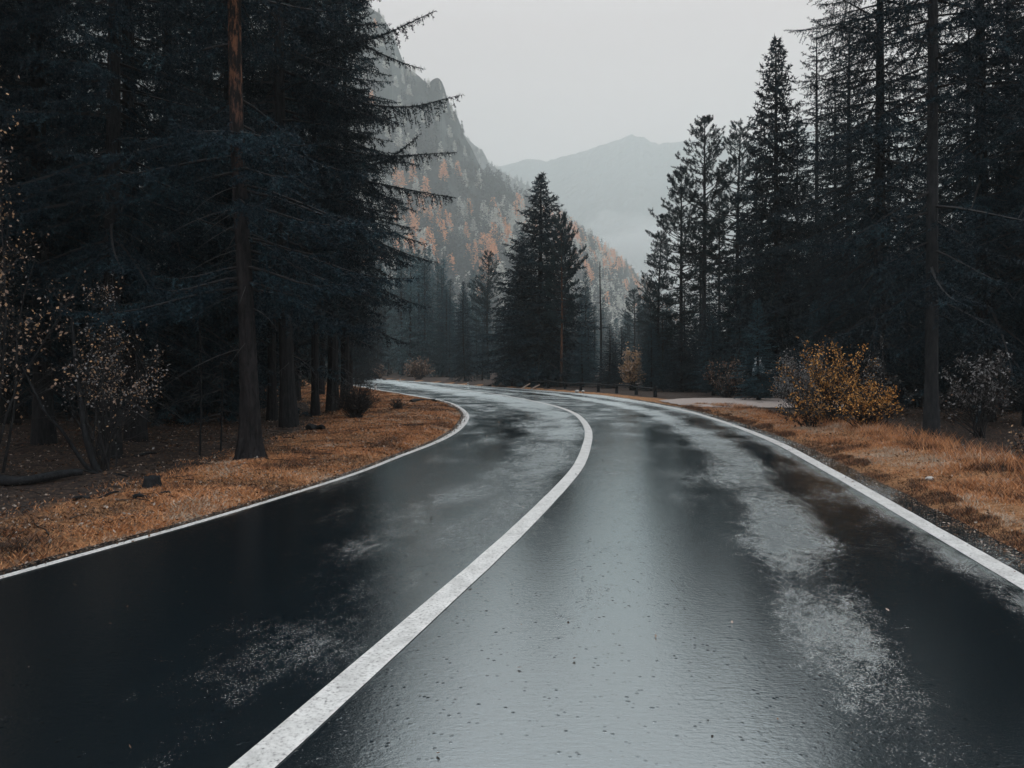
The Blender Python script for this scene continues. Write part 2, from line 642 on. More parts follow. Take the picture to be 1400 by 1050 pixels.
def paint_line(P, nrm, w, name, i0=0, i1=None):
    P, nrm = P[i0:i1], nrm[i0:i1]
    w = np.broadcast_to(np.asarray(w, float), (len(P),))[:, None]
    rag = fbm(P[:, 0] * 3, P[:, 1] * 3, 4.4, 3)[:, None] * .006
    a, b = P - nrm * (w / 2 + rag), P + nrm * (w / 2 - rag)
    n = len(P)
    z = np.full((n, 1), .0045)
    v = np.concatenate([np.hstack([a, z]), np.hstack([b, z])])
    q = np.arange(n - 1)
    f = np.stack([q, n + q, n + q + 1, q + 1], 1)
    o = link(name, MB().add(v, f).mesh(name, PAINT))
    tag(o, kind='structure')


paint_line(LL, nL, .075 + .085 * sstep(8, 20, LL[:, 1]), 'road_marking')
paint_line(CC, nC, .155 - .03 * sstep(12, 40, CC[:, 1]), 'road_marking')
paint_line(RR, nR, .165, 'road_marking')

# ------------------------------------------------------------------ ground: one sheet to the horizon
def graded(lo, hi, step, far_lo, far_hi, g=1.13):
    a = list(np.arange(lo, hi + 1e-6, step))
    s, x = step, a[-1]
    while x < far_hi:
        s *= g
        x += s
        a.append(x)
    s, x = step, a[0]
    while x > far_lo:
        s *= g
        x -= s
        a.insert(0, x)
    return np.array(a)


def ground_material():
    m, nt, out = new_mat('forest_floor')
    L = nt.links
    v = coords(nt)
    big = noise(nt, v, .55, 5, .6)
    fine = noise(nt, v, 14, 5, .75)
    vfine = noise(nt, v, 60, 3, .7)
    at = N(nt, 'ShaderNodeAttribute', attribute_name='verge')
    add = N(nt, 'ShaderNodeMath', operation='ADD')
    mul = N(nt, 'ShaderNodeMath', operation='MULTIPLY_ADD')
    mul.inputs[1].default_value = .9
    mul.inputs[2].default_value = -.45
    L.new(big, mul.inputs[0])
    L.new(at.outputs['Fac'], add.inputs[0])
    L.new(mul.outputs[0], add.inputs[1])
    sel = ramp(nt, [(.35, 0), (.65, 1)], add.outputs[0])
    soil = ramp(nt, [(.3, (.011, .011, .012)), (.5, (.042, .032, .028)), (.72, (.14, .095, .07))], fine)
    gr = ramp(nt, [(.30, (.06, .035, .022)), (.50, (.30, .15, .07)), (.74, (.56, .32, .17))], fine)
    mx = nt.nodes.new('ShaderNodeMixRGB')
    L.new(sel.outputs[0], mx.inputs[0])
    L.new(soil.outputs[0], mx.inputs[1])
    L.new(gr.outputs[0], mx.inputs[2])
    p = N(nt, 'ShaderNodeBsdfPrincipled', i_Roughness=.9)
    p.inputs['Specular IOR Level'].default_value = .15
    L.new(mx.outputs[0], p.inputs['Base Color'])
    b = N(nt, 'ShaderNodeBump', i_Strength=1.0, i_Distance=.03)
    ad = N(nt, 'ShaderNodeMath', operation='ADD')
    L.new(fine, ad.inputs[0])
    L.new(vfine, ad.inputs[1])
    L.new(ad.outputs[0], b.inputs['Height'])
    L.new(b.outputs[0], p.inputs['Normal'])
    L.new(p.outputs[0], out.inputs[0])
    return m


def verge_weight(x, y):
    """where the dead orange grass grows (0..1)"""
    dl, dr = side_dist(x, y)
    # left: wider towards the bend
    wl = 1.0 + .14 * np.clip(y - 4, 0, 40)
    a = np.where(dl > -.2, 1 - sstep(wl * .65, wl * 1.5, dl), 0)
    b = np.where(dr > -.2, 1 - sstep(1.3, 2.3, dr / (1 - .62 * sstep(24, 34, y))), 0)
    return np.maximum(a, b)


def build_ground():
    xs = graded(-13, 13, .22, -3700, 3700)
    ys = graded(1.5, 32, .22, -300, 4000)
    X, Y = np.meshgrid(xs, ys)
    Z = ground_z(X, Y)
    nx, ny = len(xs), len(ys)
    v = np.stack([X, Y, Z], 2).reshape(-1, 3)
    i = np.arange(ny - 1)[:, None] * nx
    j = np.arange(nx - 1)[None]
    f = np.stack([i + j, i + j + 1, i + nx + j + 1, i + nx + j], -1).reshape(-1, 4)
    me = MB().add(v, f).mesh('ground', ground_material(), True)
    a = me.attributes.new('verge', 'FLOAT', 'POINT')
    a.data.foreach_set('value', verge_weight(X, Y).ravel().astype(np.float32))
    tag(link('ground', me), kind='structure')


build_ground()


def gravel_path():
    """pale gravel pull-off that leaves the road on the right"""
    mat = flat_mat('pale_gravel', (.20, .16, .145), (.44, .38, .35), 30, .85, .01, (1, 1, 1), .3, 90)
    poly = [ground_pt(*p) for p in ((900, 549.5), (960, 546.5), (1060, 547), (1150, 549), (1150, 560), (1065, 560), (1010, 559.5), (968, 559.5), (935, 555.5))]
    P = resample(catmull(poly + [poly[0]], 8), .35)
    c = P.mean(0)
    n = len(P)
    jit = 1 + .03 * fbm(P[:, 0] * 2, P[:, 1] * 2, 1, 3)[:, None]
    rings = []
    for t in np.linspace(0, 1, 14):
        q = c + (P - c) * (t * (jit if t > .9 else 1))
        rings.append(np.column_stack([q, ground_z(q[:, 0], q[:, 1]) + .035]))
    V = np.concatenate(rings)
    i = np.arange(13)[:, None] * n
    j = np.arange(n)[None]
    k = (j + 1) % n
    f = np.stack([i + j, i + n + j, i + n + k, i + k], -1).reshape(-1, 4)
    tag(link('gravel_path', MB().add(V, f).mesh('gravel_path', mat, True)), kind='structure')


gravel_path()

# ------------------------------------------------------------------ grass, litter
def unit(v):
    return v / (np.linalg.norm(v, axis=-1, keepdims=True) + 1e-9)


def scatter_blades(rng, x, y, h, w, lean):
    n = len(x)
    z = ground_z(x, y) - .01
    P = np.stack([x, y, z], 1)
    az = rng.random(n) * 2 * PI
    d = unit(np.stack([np.cos(az) * lean, np.sin(az) * lean, np.ones(n)], 1))
    s = unit(np.cross(d, rng.normal(size=(n, 3))))
    mid = P + d * h[:, None] * .55
    d2 = unit(d + np.stack([np.cos(az), np.sin(az), np.zeros(n)], 1) * .35)
    tip = mid + d2 * h[:, None] * .5
    hw = w[:, None] * .5
    V = np.stack([P - s * hw, P + s * hw, mid + s * hw * .8, mid - s * hw * .8, tip], 1).reshape(-1, 3)
    b = np.arange(n)[:, None] * 5
    F = np.concatenate([b + np.array([[0, 1, 2]]), b + np.array([[0, 2, 3]]), b + np.array([[3, 2, 4]])], 0)
    return V, F


GRASS_MATS = [
    flat_mat('grass_orange', (.44, .19, .075), (.68, .36, .18), 3, .8),
    flat_mat('grass_rust', (.16, .07, .038), (.34, .165, .085), 3, .8),
    flat_mat('grass_straw', (.38, .30, .22), (.62, .52, .42), 3, .8),
    flat_mat('grass_dark', (.025, .02, .016), (.09, .06, .045), 3, .8),
]


def build_grass():
    rng = rng_(21)
    mb = MB()
    # left verge: short moss-like turf
    n = 330000
    yy = 3.2 + 44 * rng.random(n) ** 1.7
    k = np.clip(np.searchsorted(LL[:, 1], yy), 0, len(LL) - 1)
    d = rng.random(n) ** 1.3 * (1.6 + .15 * np.clip(yy - 4, 0, 40)) + EXT_L + .01
    j = (rng.random(n) - .5) * .5
    x, y = LL[k, 0] - nL[k, 0] * d - nL[k, 1] * j, LL[k, 1] - nL[k, 1] * d + nL[k, 0] * j
    dl, dr = side_dist(x, y)
    wgt = verge_weight(x, y) * (.35 + .9 * sstep(-.3, .35, fbm(x * 1.4, y * 1.4, 5, 3)))
    ok = (dl > .0) & (rng.random(n) < wgt)
    x, y, yy, dl = x[ok], y[ok], yy[ok], dl[ok]
    n = len(x)
    h = (.018 + .028 * rng.random(n)) * (1 + .9 * sstep(0, .6, fbm(x * .9, y * .9, 8, 3))) * (1 + .02 * yy)
    w = (.003 + .004 * rng.random(n)) * (1 + .07 * yy)
    V, F = scatter_blades(rng, x, y, h, w, .8)
    pn = 1.5 * fbm(x * 1.3, y * 1.3, 2, 4) + .25 * rng.normal(size=n)
    mi = np.where(pn > .52, 2, np.where(pn > -.12, 0, np.where(pn > -.48, 1, 3)))
    mb.add(V, F, np.tile(mi, 3))
    # right verge: longer tussocks on a low bank
    n = 300000
    yy = 3.4 + 22 * rng.random(n) ** 1.5
    k = np.clip(np.searchsorted(RR[:, 1], yy), 0, len(RR) - 1)
    d = rng.random(n) ** 1.1 * 2.9 + EXT_R + .02
    j = (rng.random(n) - .5) * .5
    x, y = RR[k, 0] + nR[k, 0] * d - nR[k, 1] * j, RR[k, 1] + nR[k, 1] * d + nR[k, 0] * j
    dl, dr = side_dist(x, y)
    cl = fbm(x * 2.6, y * 2.6, 7, 4)
    wgt = verge_weight(x, y) * (.16 + 1.0 * sstep(-.32, .3, cl))
    ok = (dr > .02) & (rng.random(n) < wgt)
    x, y, yy, dr, cl = x[ok], y[ok], yy[ok], dr[ok], cl[ok]
    n = len(x)
    h = (.018 + .03 * rng.random(n) + .065 * sstep(.5, 1.5, dr) * rng.random(n) ** 2) * (1 + .8 * sstep(0, .5, cl)) * (1 + .012 * yy)
    w = (.0025 + .0035 * rng.random(n)) * (1 + .05 * yy)
    V, F = scatter_blades(rng, x, y, h, w, .6)
    pn = 1.25 * fbm(x * 1.6 + 40, y * 1.6, 2, 4) + .26 * rng.normal(size=n)
    band = np.exp(-((dr - .8) / .4) ** 2) * .20
    pn = pn + band - .06
    mi = np.where(dr < .30 + .2 * cl, np.where(rng.random(n) < .65, 3, 1), np.where(pn > .40, 2, np.where(pn > -.12, 0, np.where(pn > -.42, 1, 3))))
    mb.add(V, F, np.tile(mi, 3))
    # thin tall stems along the crest of the bank
    n = 2600
    yy = 4 + 14 * rng.random(n)
    k = np.clip(np.searchsorted(RR[:, 1], yy), 0, len(RR) - 1)
    d = 1.2 + .9 * rng.random(n) + EXT_R
    x, y = RR[k, 0] + nR[k, 0] * d, RR[k, 1] + nR[k, 1] * d
    keep = fbm(x * 1.5, y * 1.5, 11, 2) > -.1
    x, y = x[keep], y[keep]
    n = len(x)
    V, F = scatter_blades(rng, x, y, .16 + .16 * rng.random(n), np.full(n, .0055), .5)
    mb.add(V, F, np.tile(np.where(rng.random(n) < .6, 0, 1), 3))
    tag(link('grass', mb.mesh('grass', GRASS_MATS)), kind='stuff')


def build_litter():
    rng = rng_(22)
    mats = [flat_mat('litter_pale', (.20, .16, .13), (.38, .32, .27), 2, .6), flat_mat('litter_brown', (.07, .04, .025), (.16, .09, .05), 2, .7), flat_mat('litter_dark', (.01, .01, .01), (.04, .034, .03), 2, .8)]
    mb = MB()
    n = 110000
    side = rng.random(n) < .72
    yy = np.where(side, 4 + 26 * rng.random(n) ** 1.4, 3.8 + 20 * rng.random(n) ** 1.3)
    kl = np.clip(np.searchsorted(LL[:, 1], yy), 0, len(LL) - 1)
    kr = np.clip(np.searchsorted(RR[:, 1], yy), 0, len(RR) - 1)
    dd = rng.random(n)
    x = np.where(side, LL[kl, 0] - (.3 + 10 * dd ** 1.2), RR[kr, 0] + .5 + 9 * dd)
    y = yy
    dl, dr = side_dist(x, y)
    ok = ((dl > .05) | (dr > .05)) & (rng.random(n) < .3 + .9 * sstep(-.2, .3, fbm(x * 1.3, y * 1.3, 17, 3)))
    x, y = x[ok], y[ok]
    n = len(x)
    P = np.stack([x, y, ground_z(x, y) + .012 + .02 * rng.random(n)], 1)
    s = (.006 + .014 * rng.random(n) ** 2) * (1 + .04 * y)
    nrm = unit(np.stack([rng.normal(size=n) * .7, rng.normal(size=n) * .7, np.ones(n)], 1))
    a = unit(np.cross(nrm, rng.normal(size=(n, 3))))
    b = np.cross(nrm, a)
    V = np.stack([P - a * s[:, None], P + b * s[:, None] * .55, P + a * s[:, None], P - b * s[:, None] * .55], 1).reshape(-1, 3)
    F = np.arange(n)[:, None] * 4 + np.array([[0, 1, 2, 3]])
    r = rng.random(n)
    mi = np.where(r < .16, 0, np.where(r < .7, 1, 2))
    ongrass = verge_weight(x, y) > .5
    mi = np.where(ongrass & (mi == 2), 1, mi)
    mb.add(V, F, np.tile(mi, 2))
    # grit, needles and leaves washed onto the edge of the asphalt
    n = 15000
    sd = rng.random(n) < .5
    yy = 2.5 + 28 * rng.random(n) ** 1.6
    kl = np.clip(np.searchsorted(LL[:, 1], yy), 0, len(LL) - 1)
    kr = np.clip(np.searchsorted(RR[:, 1], yy), 0, len(RR) - 1)
    off = np.abs(rng.normal(size=n)) * np.where(sd, .07, .13)
    j = (rng.random(n) - .5) * .4
    x = np.where(sd, LL[kl, 0] - nL[kl, 0] * (EXT_L - off) - nL[kl, 1] * j, RR[kr, 0] + nR[kr, 0] * (EXT_R - off) - nR[kr, 1] * j)
    y = np.where(sd, LL[kl, 1] - nL[kl, 1] * (EXT_L - off) + nL[kl, 0] * j, RR[kr, 1] + nR[kr, 1] * (EXT_R - off) + nR[kr, 0] * j)
    k2 = 150
    ry = 2.6 + 16 * rng.random(k2) ** 1.4
    kc = np.clip(np.searchsorted(CC[:, 1], ry), 0, len(CC) - 1)
    x = np.concatenate([x, CC[kc, 0] + rng.uniform(-3.3, 3.3, k2)])
    y = np.concatenate([y, ry])
    n = len(x)
    P = np.stack([x, y, .008 + .006 * rng.random(n)], 1)
    s = (.0035 + .010 * rng.random(n) ** 3) * (1 + .05 * y)
    nrm = unit(np.stack([rng.normal(size=n) * .5, rng.normal(size=n) * .5, np.ones(n)], 1))
    a = unit(np.cross(nrm, rng.normal(size=(n, 3))))
    b = np.cross(nrm, a)
    V = np.stack([P - a * s[:, None], P + b * s[:, None] * .6, P + a * s[:, None], P - b * s[:, None] * .6], 1).reshape(-1, 3)
    F = np.arange(n)[:, None] * 4 + np.array([[0, 1, 2, 3]])
    r = rng.random(n)
    mb.add(V, F, np.tile(np.where(r < .18, 0, np.where(r < .72, 1, 2)), 2))
    # twigs on the floor
    for _ in range(420):
        px = rng.random()
        yv = 4.5 + 20 * rng.random() ** 1.3
        kx = np.clip(np.searchsorted(LL[:, 1], yv), 0, len(LL) - 1)
        xv = LL[kx, 0] - 1.0 - 7 * px
        a = rng.random() * PI
        ln = .15 + .45 * rng.random() ** 2
        q = [np.array([xv + math.cos(a) * ln * (t - .5), yv + math.sin(a) * ln * (t - .5) + .05 * ln * math.sin(6 * t), 0]) for t in (0, .33, .66, 1)]
        for e in q:
            e[2] = gz(e[0], e[1]) + .02
        mb.tube(q, [.008, .007, .005, .003], 3, 2, False)
    tag(link('leaf_litter', mb.mesh('leaf_litter', mats)), kind='stuff')


build_grass()
build_litter()

# ------------------------------------------------------------------ conifers
def needles(mb, P, D, Ln, rng, step, nl, nw, spread=.85, mat=0, sag=.12):
    cnt = np.maximum(2, (Ln / step).astype(int))
    idx = np.repeat(np.arange(len(P)), cnt)
    n = len(idx)
    t = rng.random(n)
    q = P[idx] + D[idx] * (Ln[idx] * t)[:, None]
    q[:, 2] -= sag * Ln[idx] * t * t
    d = unit(D[idx] * .55 + unit(rng.normal(size=(n, 3))) * spread)
    s = unit(np.cross(d, rng.normal(size=(n, 3)))) * (nw * .5 * (.7 + .6 * rng.random(n)))[:, None]
    l = nl * (.65 + .7 * rng.random(n)) * (1 - .35 * t)
    V = np.stack([q - s, q + s, q + d * l[:, None]], 1).reshape(-1, 3)
    mb.add(V, np.arange(n * 3).reshape(-1, 3), mat)


def bough_twigs(path, rng, tstep, side_len, hang, hang_len, s0=.12):
    """twigs along a bough given as a polyline; returns starts, directions, lengths"""
    path = np.asarray(path, float)
    seg = np.linalg.norm(np.diff(path, axis=0), axis=1)
    cum = np.concatenate([[0], np.cumsum(seg)])
    L = cum[-1]
    n = max(4, int(L / tstep))
    s = (np.arange(n) + rng.random(n)) / n
    s = s0 + (1 - s0) * s
    P = np.stack([np.interp(s * L, cum, path[:, i]) for i in range(3)], 1)
    T = unit(np.stack([np.interp(np.minimum(s * L + .05 * L, L), cum, path[:, i]) for i in range(3)], 1) - np.stack([np.interp(np.maximum(s * L - .05 * L, 0), cum, path[:, i]) for i in range(3)], 1))
    side = unit(np.cross(T, np.array([0, 0, 1.0]))) * np.where(np.arange(n) % 2 == 0, 1, -1)[:, None]
    hg = rng.random(n) < hang
    ang = .75 + .35 * rng.random(n)
    D = T * np.cos(ang)[:, None] + side * np.sin(ang)[:, None] + np.array([0, 0, -1.0]) * (.12 + .25 * rng.random(n))[:, None]
    Dh = T * .25 + side * (.35 * rng.random(n))[:, None] + np.array([0, 0, -1.0])
    D = unit(np.where(hg[:, None], Dh, D))
    prof = np.clip(np.minimum((s - s0 + .12) * 3.0, (1.06 - s) * 1.5), .1, 1)
    ln = side_len * prof * (.6 + .7 * rng.random(n))
    lh = hang_len * np.clip((1.1 - s) * 2.5, .35, 1) * (.35 + .9 * rng.random(n))
    ln = np.where(hg, lh, ln)
    # the leading shoot itself
    P = np.concatenate([P, [path[-2], path[-1]]])
    D = np.concatenate([D, [unit(path[-1] - path[-2])] * 2])
    ln = np.concatenate([ln, [np.linalg.norm(path[-1] - path[-2]), .12 * side_len + .05]])
    return P, D, ln


def spruce(seed, H, zb, R, nb, det, trunk_r, mats, wob_=.012, power=.85, hang=.35, droop=.28, dead=True, fill=1.0, top_open=0.0, boughs=None, gap=None, lop=None):
    """det: dict(tstep, step, nl, nw).  Returns (trunk mesh, crown mesh)"""
    rng = rng_(seed)
    tm, cm = MB(), MB()
    zz = np.linspace(-.15, H, 16)
    bend = rng.normal(size=2) * wob_
    cx = lambda z: bend[0] * H * np.sin(z / H * 2.4)
    cy = lambda z: bend[1] * H * np.sin(z / H * 1.9)
    rad = trunk_r * (1 - np.clip(zz, 0, H) / H) ** .8 + .012
    rad = rad + trunk_r * .45 * np.exp(-np.clip(zz + .1, 0, 9) / .22)
    tm.tube(np.stack([cx(zz), cy(zz), zz], 1), rad, 9, 0)
    PP, DD, LN = [], [], []
    for i in range(nb):
        t = (i + rng.random()) / nb
        z = zb + (H - zb) * t ** .95
        if gap and gap[0] < z < gap[1] and rng.random() < gap[2]:
            continue
        e = (1 - t) ** power
        if t < .12:
            e *= .55 + 3.5 * t
        L = R * e * (.50 + .72 * rng.random()) + .12
        az = i * 2.39996 + rng.normal() * .35
        if lop is not None:
            L *= 1 - lop[1] * max(0, math.cos(az - lop[0]))
        up = -.30 * (1 - t) + .62 * t ** 1.5 + rng.normal() * .10
        s = np.linspace(0, 1, 6)
        r = L * s
        dz = L * (up * s - droop * (1 - t) * s ** 1.6 + (droop * .42) * s ** 4 * (1 - .5 * t))
        wob = rng.normal() * .10
        path = np.stack([cx(z) + np.cos(az + wob * s) * r, cy(z) + np.sin(az + wob * s) * r, z + dz], 1)
        br = (.011 + .012 * L) * (trunk_r / .2) ** .4
        tm.tube(path, br * (1 - .88 * s), 3, 1, False)
        p, d, l = bough_twigs(path, rng, det['tstep'], (.22 + .14 * rng.random()) * L + .11, hang * (1 - .6 * t), .16 + .13 * L)
        if fill < 1:
            k = rng.random(len(p)) < fill
            p, d, l = p[k], d[k], l[k]
        PP.append(p), DD.append(d), LN.append(l)
    for path, hg, hl, sl in (boughs or []):
        path = smooth(catmull3(path), 2)
        s = np.linspace(0, 1, len(path))
        tm.tube(path, .030 * (1 - .85 * s), 4, 1, False)
        p, d, l = bough_twigs(path, rng, det['tstep'] * .42, sl, hg, hl, .06)
        PP.append(p), DD.append(d), LN.append(l)
        # secondary shoots carry their own needles
        k = rng.random(len(p)) < .30
        for a, b, c in zip(p[k], d[k], l[k]):
            tm.tube([a, a + b * c * .5 + [0, 0, -.02], a + b * c + [0, 0, -.06]], [.006, .004, .002], 3, 1, False)
    if dead:
        for _ in range(int(14 + 5 * zb)):
            z = .9 + (zb + 1.2) * rng.random()
            az = rng.random() * 2 * PI
            L = (.35 + 1.1 * rng.random()) * min(1, R / 2)
            s = np.linspace(0, 1, 5)
            path = np.stack([np.cos(az) * L * s + .05 * np.sin(5 * s), np.sin(az) * L * s, z - L * (.25 * s + .25 * s * s) + 0 * s], 1)
            tm.tube(path, .011 * (1 - .85 * s), 3, 2, False)
            for q in range(3):
                u = .35 + .5 * rng.random()
                a = np.array([np.cos(az) * L * u, np.sin(az) * L * u, z - L * (.25 * u + .25 * u * u)])
                dd = unit(np.array([np.cos(az + rng.normal()), np.sin(az + rng.normal()), -.5]))
                tm.tube([a, a + dd * .25 * L], [.005, .002], 3, 2, False)
    P, D, LN = np.concatenate(PP), np.concatenate(DD), np.concatenate(LN)
    needles(cm, P, D, LN, rng, det['step'], det['nl'], det['nw'])
    return tm.mesh('trunk', mats[1:]), cm.mesh('crown', mats[0])


def catmull3(pts, n=5):
    P = np.array(pts, float)
    P = np.concatenate([[2 * P[0] - P[1]], P, [2 * P[-1] - P[-2]]])
    out = []
    for i in range(1, len(P) - 2):
        p0, p1, p2, p3 = P[i - 1:i + 3]
        for t in np.linspace(0, 1, n, endpoint=False):
            out.append(.5 * (2 * p1 + (p2 - p0) * t + (2 * p0 - 5 * p1 + 4 * p2 - p3) * t * t + (3 * p1 - p0 - 3 * p2 + p3) * t ** 3))
    out.append(P[-2])
    return np.array(out)


def pine(seed, H, zb, R, nb, det, trunk_r, mats, tuft=26, lean=.0):
    rng = rng_(seed)
    tm, cm = MB(), MB()
    zz = np.linspace(-.15, H * .985, 16)
    bend = rng.normal(size=2) * .012
    cx = lambda z: bend[0] * H * np.sin(z / H * 3.4) + lean * z
    cy = lambda z: bend[1] * H * np.sin(z / H * 2.9)
    rad = trunk_r * (1 - np.clip(zz, 0, H) / H) ** .7 + .015 + trunk_r * .35 * np.exp(-np.clip(zz, 0, 9) / .3)
    tm.tube(np.stack([cx(zz), cy(zz), zz], 1), rad, 8, 0)
    PP, DD, LN = [], [], []
    for i in range(nb):
        t = (i + rng.random()) / nb
        z = zb + (H - zb) * t
        e = (.45 + 1.1 * t) * (1 - t ** 3.0) if t < .6 else 1.1 * (1 - t) ** .65 + .05
        L = R * e * (.5 + .75 * rng.random())
        az = i * 2.39996 + rng.normal() * .6
        up = -.10 + .75 * t + rng.normal() * .14
        s = np.linspace(0, 1, 6)
        path = np.stack([cx(z) + np.cos(az + .25 * s * rng.normal()) * L * s, cy(z) + np.sin(az) * L * s, z + L * (up * s + .22 * s ** 3 - .12 * s)], 1)
        tm.tube(path, (.012 + .016 * L) * (1 - .85 * s), 3, 1, False)
        ns = max(3, int(L / det['tstep']))
        for q in range(ns):
            u = .38 + .62 * (q + rng.random()) / ns
            a = np.array([np.interp(u, s, path[:, c]) for c in range(3)])
            T = unit(path[-1] - path[0])
            sd = unit(np.cross(T, [0, 0, 1.0])) * (1 if q % 2 else -1)
            dd = unit(T * .8 + sd * (.9 * rng.random()) + np.array([0, 0, .25 + .3 * rng.random()]))
            l = (.25 + .32 * L * (1.15 - u)) * (.6 + .6 * rng.random())
            if l > .18:
                tm.tube([a, a + dd * l * .9], [.008, .003], 3, 1, False)
            for w in (.45, .75, 1.0):
                PP.append(a + dd * l * w + rng.normal(size=3) * .05)
                DD.append(unit(dd + np.array([0, 0, .3]) + rng.normal(size=3) * .3))
                LN.append(.16 + .10 * rng.random())
        PP.append(path[-1]), DD.append(unit(path[-1] - path[-2])), LN.append(.25)
    PP += [np.array([cx(H), cy(H), H - .3]), np.array([cx(H), cy(H), H - .6])]
    DD += [np.array([0, 0, 1.0])] * 2
    LN += [.35, .35]
    needles(cm, np.array(PP), np.array(DD), np.array(LN), rng, .2 / tuft, det['nl'], det['nw'], 1.0, 0, 0)
    # bare lower snags
    for _ in range(9):
        z = zb * (.35 + .65 * rng.random())
        az = rng.random() * 2 * PI
        L = .3 + .9 * rng.random()
        tm.tube([[cx(z), cy(z), z], [cx(z) + math.cos(az) * L * .6, cy(z) + math.sin(az) * L * .6, z + .05], [cx(z) + math.cos(az) * L, cy(z) + math.sin(az) * L, z - .1 * L]], [.015, .010, .004], 3, 1, False)
    return tm.mesh('trunk', mats[1:]), cm.mesh('crown', mats[0])


D_NEAR = dict(tstep=.055, step=.0115, nl=.078, nw=.019)
D_MIDN = dict(tstep=.085, step=.020, nl=.12, nw=.034)
D_MID = dict(tstep=.12, step=.032, nl=.18, nw=.052)
D_FAR = dict(tstep=.26, step=.085, nl=.42, nw=.13)
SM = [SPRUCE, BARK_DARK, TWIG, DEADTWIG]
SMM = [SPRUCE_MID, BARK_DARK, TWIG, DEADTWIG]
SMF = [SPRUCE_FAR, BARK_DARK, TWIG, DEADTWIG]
PM = [PINE_N, BARK_PINE, TWIG]
PMD = [PINE_N, BARK_GREY, TWIG]

PROTO = {
    # key: (H, (trunk, crown))
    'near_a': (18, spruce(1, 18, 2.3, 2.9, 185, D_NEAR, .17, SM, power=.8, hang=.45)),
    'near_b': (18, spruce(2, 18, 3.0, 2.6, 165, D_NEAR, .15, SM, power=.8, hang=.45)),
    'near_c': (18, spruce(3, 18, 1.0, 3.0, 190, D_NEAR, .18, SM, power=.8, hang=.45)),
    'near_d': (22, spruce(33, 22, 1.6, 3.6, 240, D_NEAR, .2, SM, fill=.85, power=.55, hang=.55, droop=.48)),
    'midn_a': (16, spruce(4, 16, .9, 3.0, 260, D_MIDN, .16, SM, power=.75, hang=.5, droop=.42)),
    'midn_b': (16, spruce(5, 16, 2.4, 2.5, 200, D_MIDN, .14, SM, power=.8, hang=.45, droop=.36)),
    'midn_c': (16, spruce(6, 16, .4, 2.4, 230, D_MIDN, .14, SM, power=.9)),
    'thin': (16, spruce(7, 16, 3.4, 2.1, 125, D_MIDN, .13, SM, power=.7, fill=.8, hang=.45)),
    'solo': (15, spruce(18, 15, .3, 3.2, 330, dict(tstep=.11, step=.028, nl=.20, nw=.062), .18, SM, power=.85, droop=.42, hang=.45)),
    'mid_a': (15, spruce(8, 15, .4, 3.0, 230, D_MID, .16, SM, power=.9, droop=.38)),
    'mid_b': (15, spruce(9, 15, .8, 2.5, 200, D_MID, .13, SMM, power=.85)),
    'mid_c': (15, spruce(10, 15, 1.5, 2.3, 160, D_MID, .13, SMM, power=.8, fill=.85)),
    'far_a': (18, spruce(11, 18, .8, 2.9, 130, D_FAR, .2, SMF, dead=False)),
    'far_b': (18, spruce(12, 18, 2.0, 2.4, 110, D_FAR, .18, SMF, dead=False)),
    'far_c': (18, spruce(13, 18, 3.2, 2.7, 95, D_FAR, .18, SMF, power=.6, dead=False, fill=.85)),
    'pine_a': (15, pine(14, 15, 5.6, 2.3, 105, dict(tstep=.22, nl=.13, nw=.028), .15, PMD, 30)),
    'pine_b': (15, pine(15, 15, 4.2, 2.1, 115, dict(tstep=.22, nl=.13, nw=.028), .14, PMD, 30)),
    'pine_c': (12, pine(16, 12, 4.6, 2.7, 120, dict(tstep=.22, nl=.15, nw=.034), .16, PM, 30)),
    'pine_d': (15, pine(17, 15, 3.0, 2.5, 130, dict(tstep=.22, nl=.13, nw=.028), .15, PMD, 30)),
}


def put_tree(key, x, y, H, label, cat='tree', group=None, wid=1.0, rz=None, name=None, tilt=(0, 0), rng=random.Random(5)):
    Hp, (tm, cm) = PROTO[key]
    s = H / Hp
    z = gz(x, y)
    if rz is None:
        rz = rng.random() * 2 * PI
    kind = 'pine_tree' if key.startswith('pine') else 'spruce_tree'
    t = thing(name or kind, (x, y, z - .02), label, cat, group, rz, (s * wid, s * wid, s), tilt)
    link('trunk', tm, t)
    link('crown', cm, t)
    return t


def put_px(key, px, Y, top, label, **kw):
    return put_tree(key, (px - 700) / 1000 * Y, Y, zat(top, Y), label, **kw)


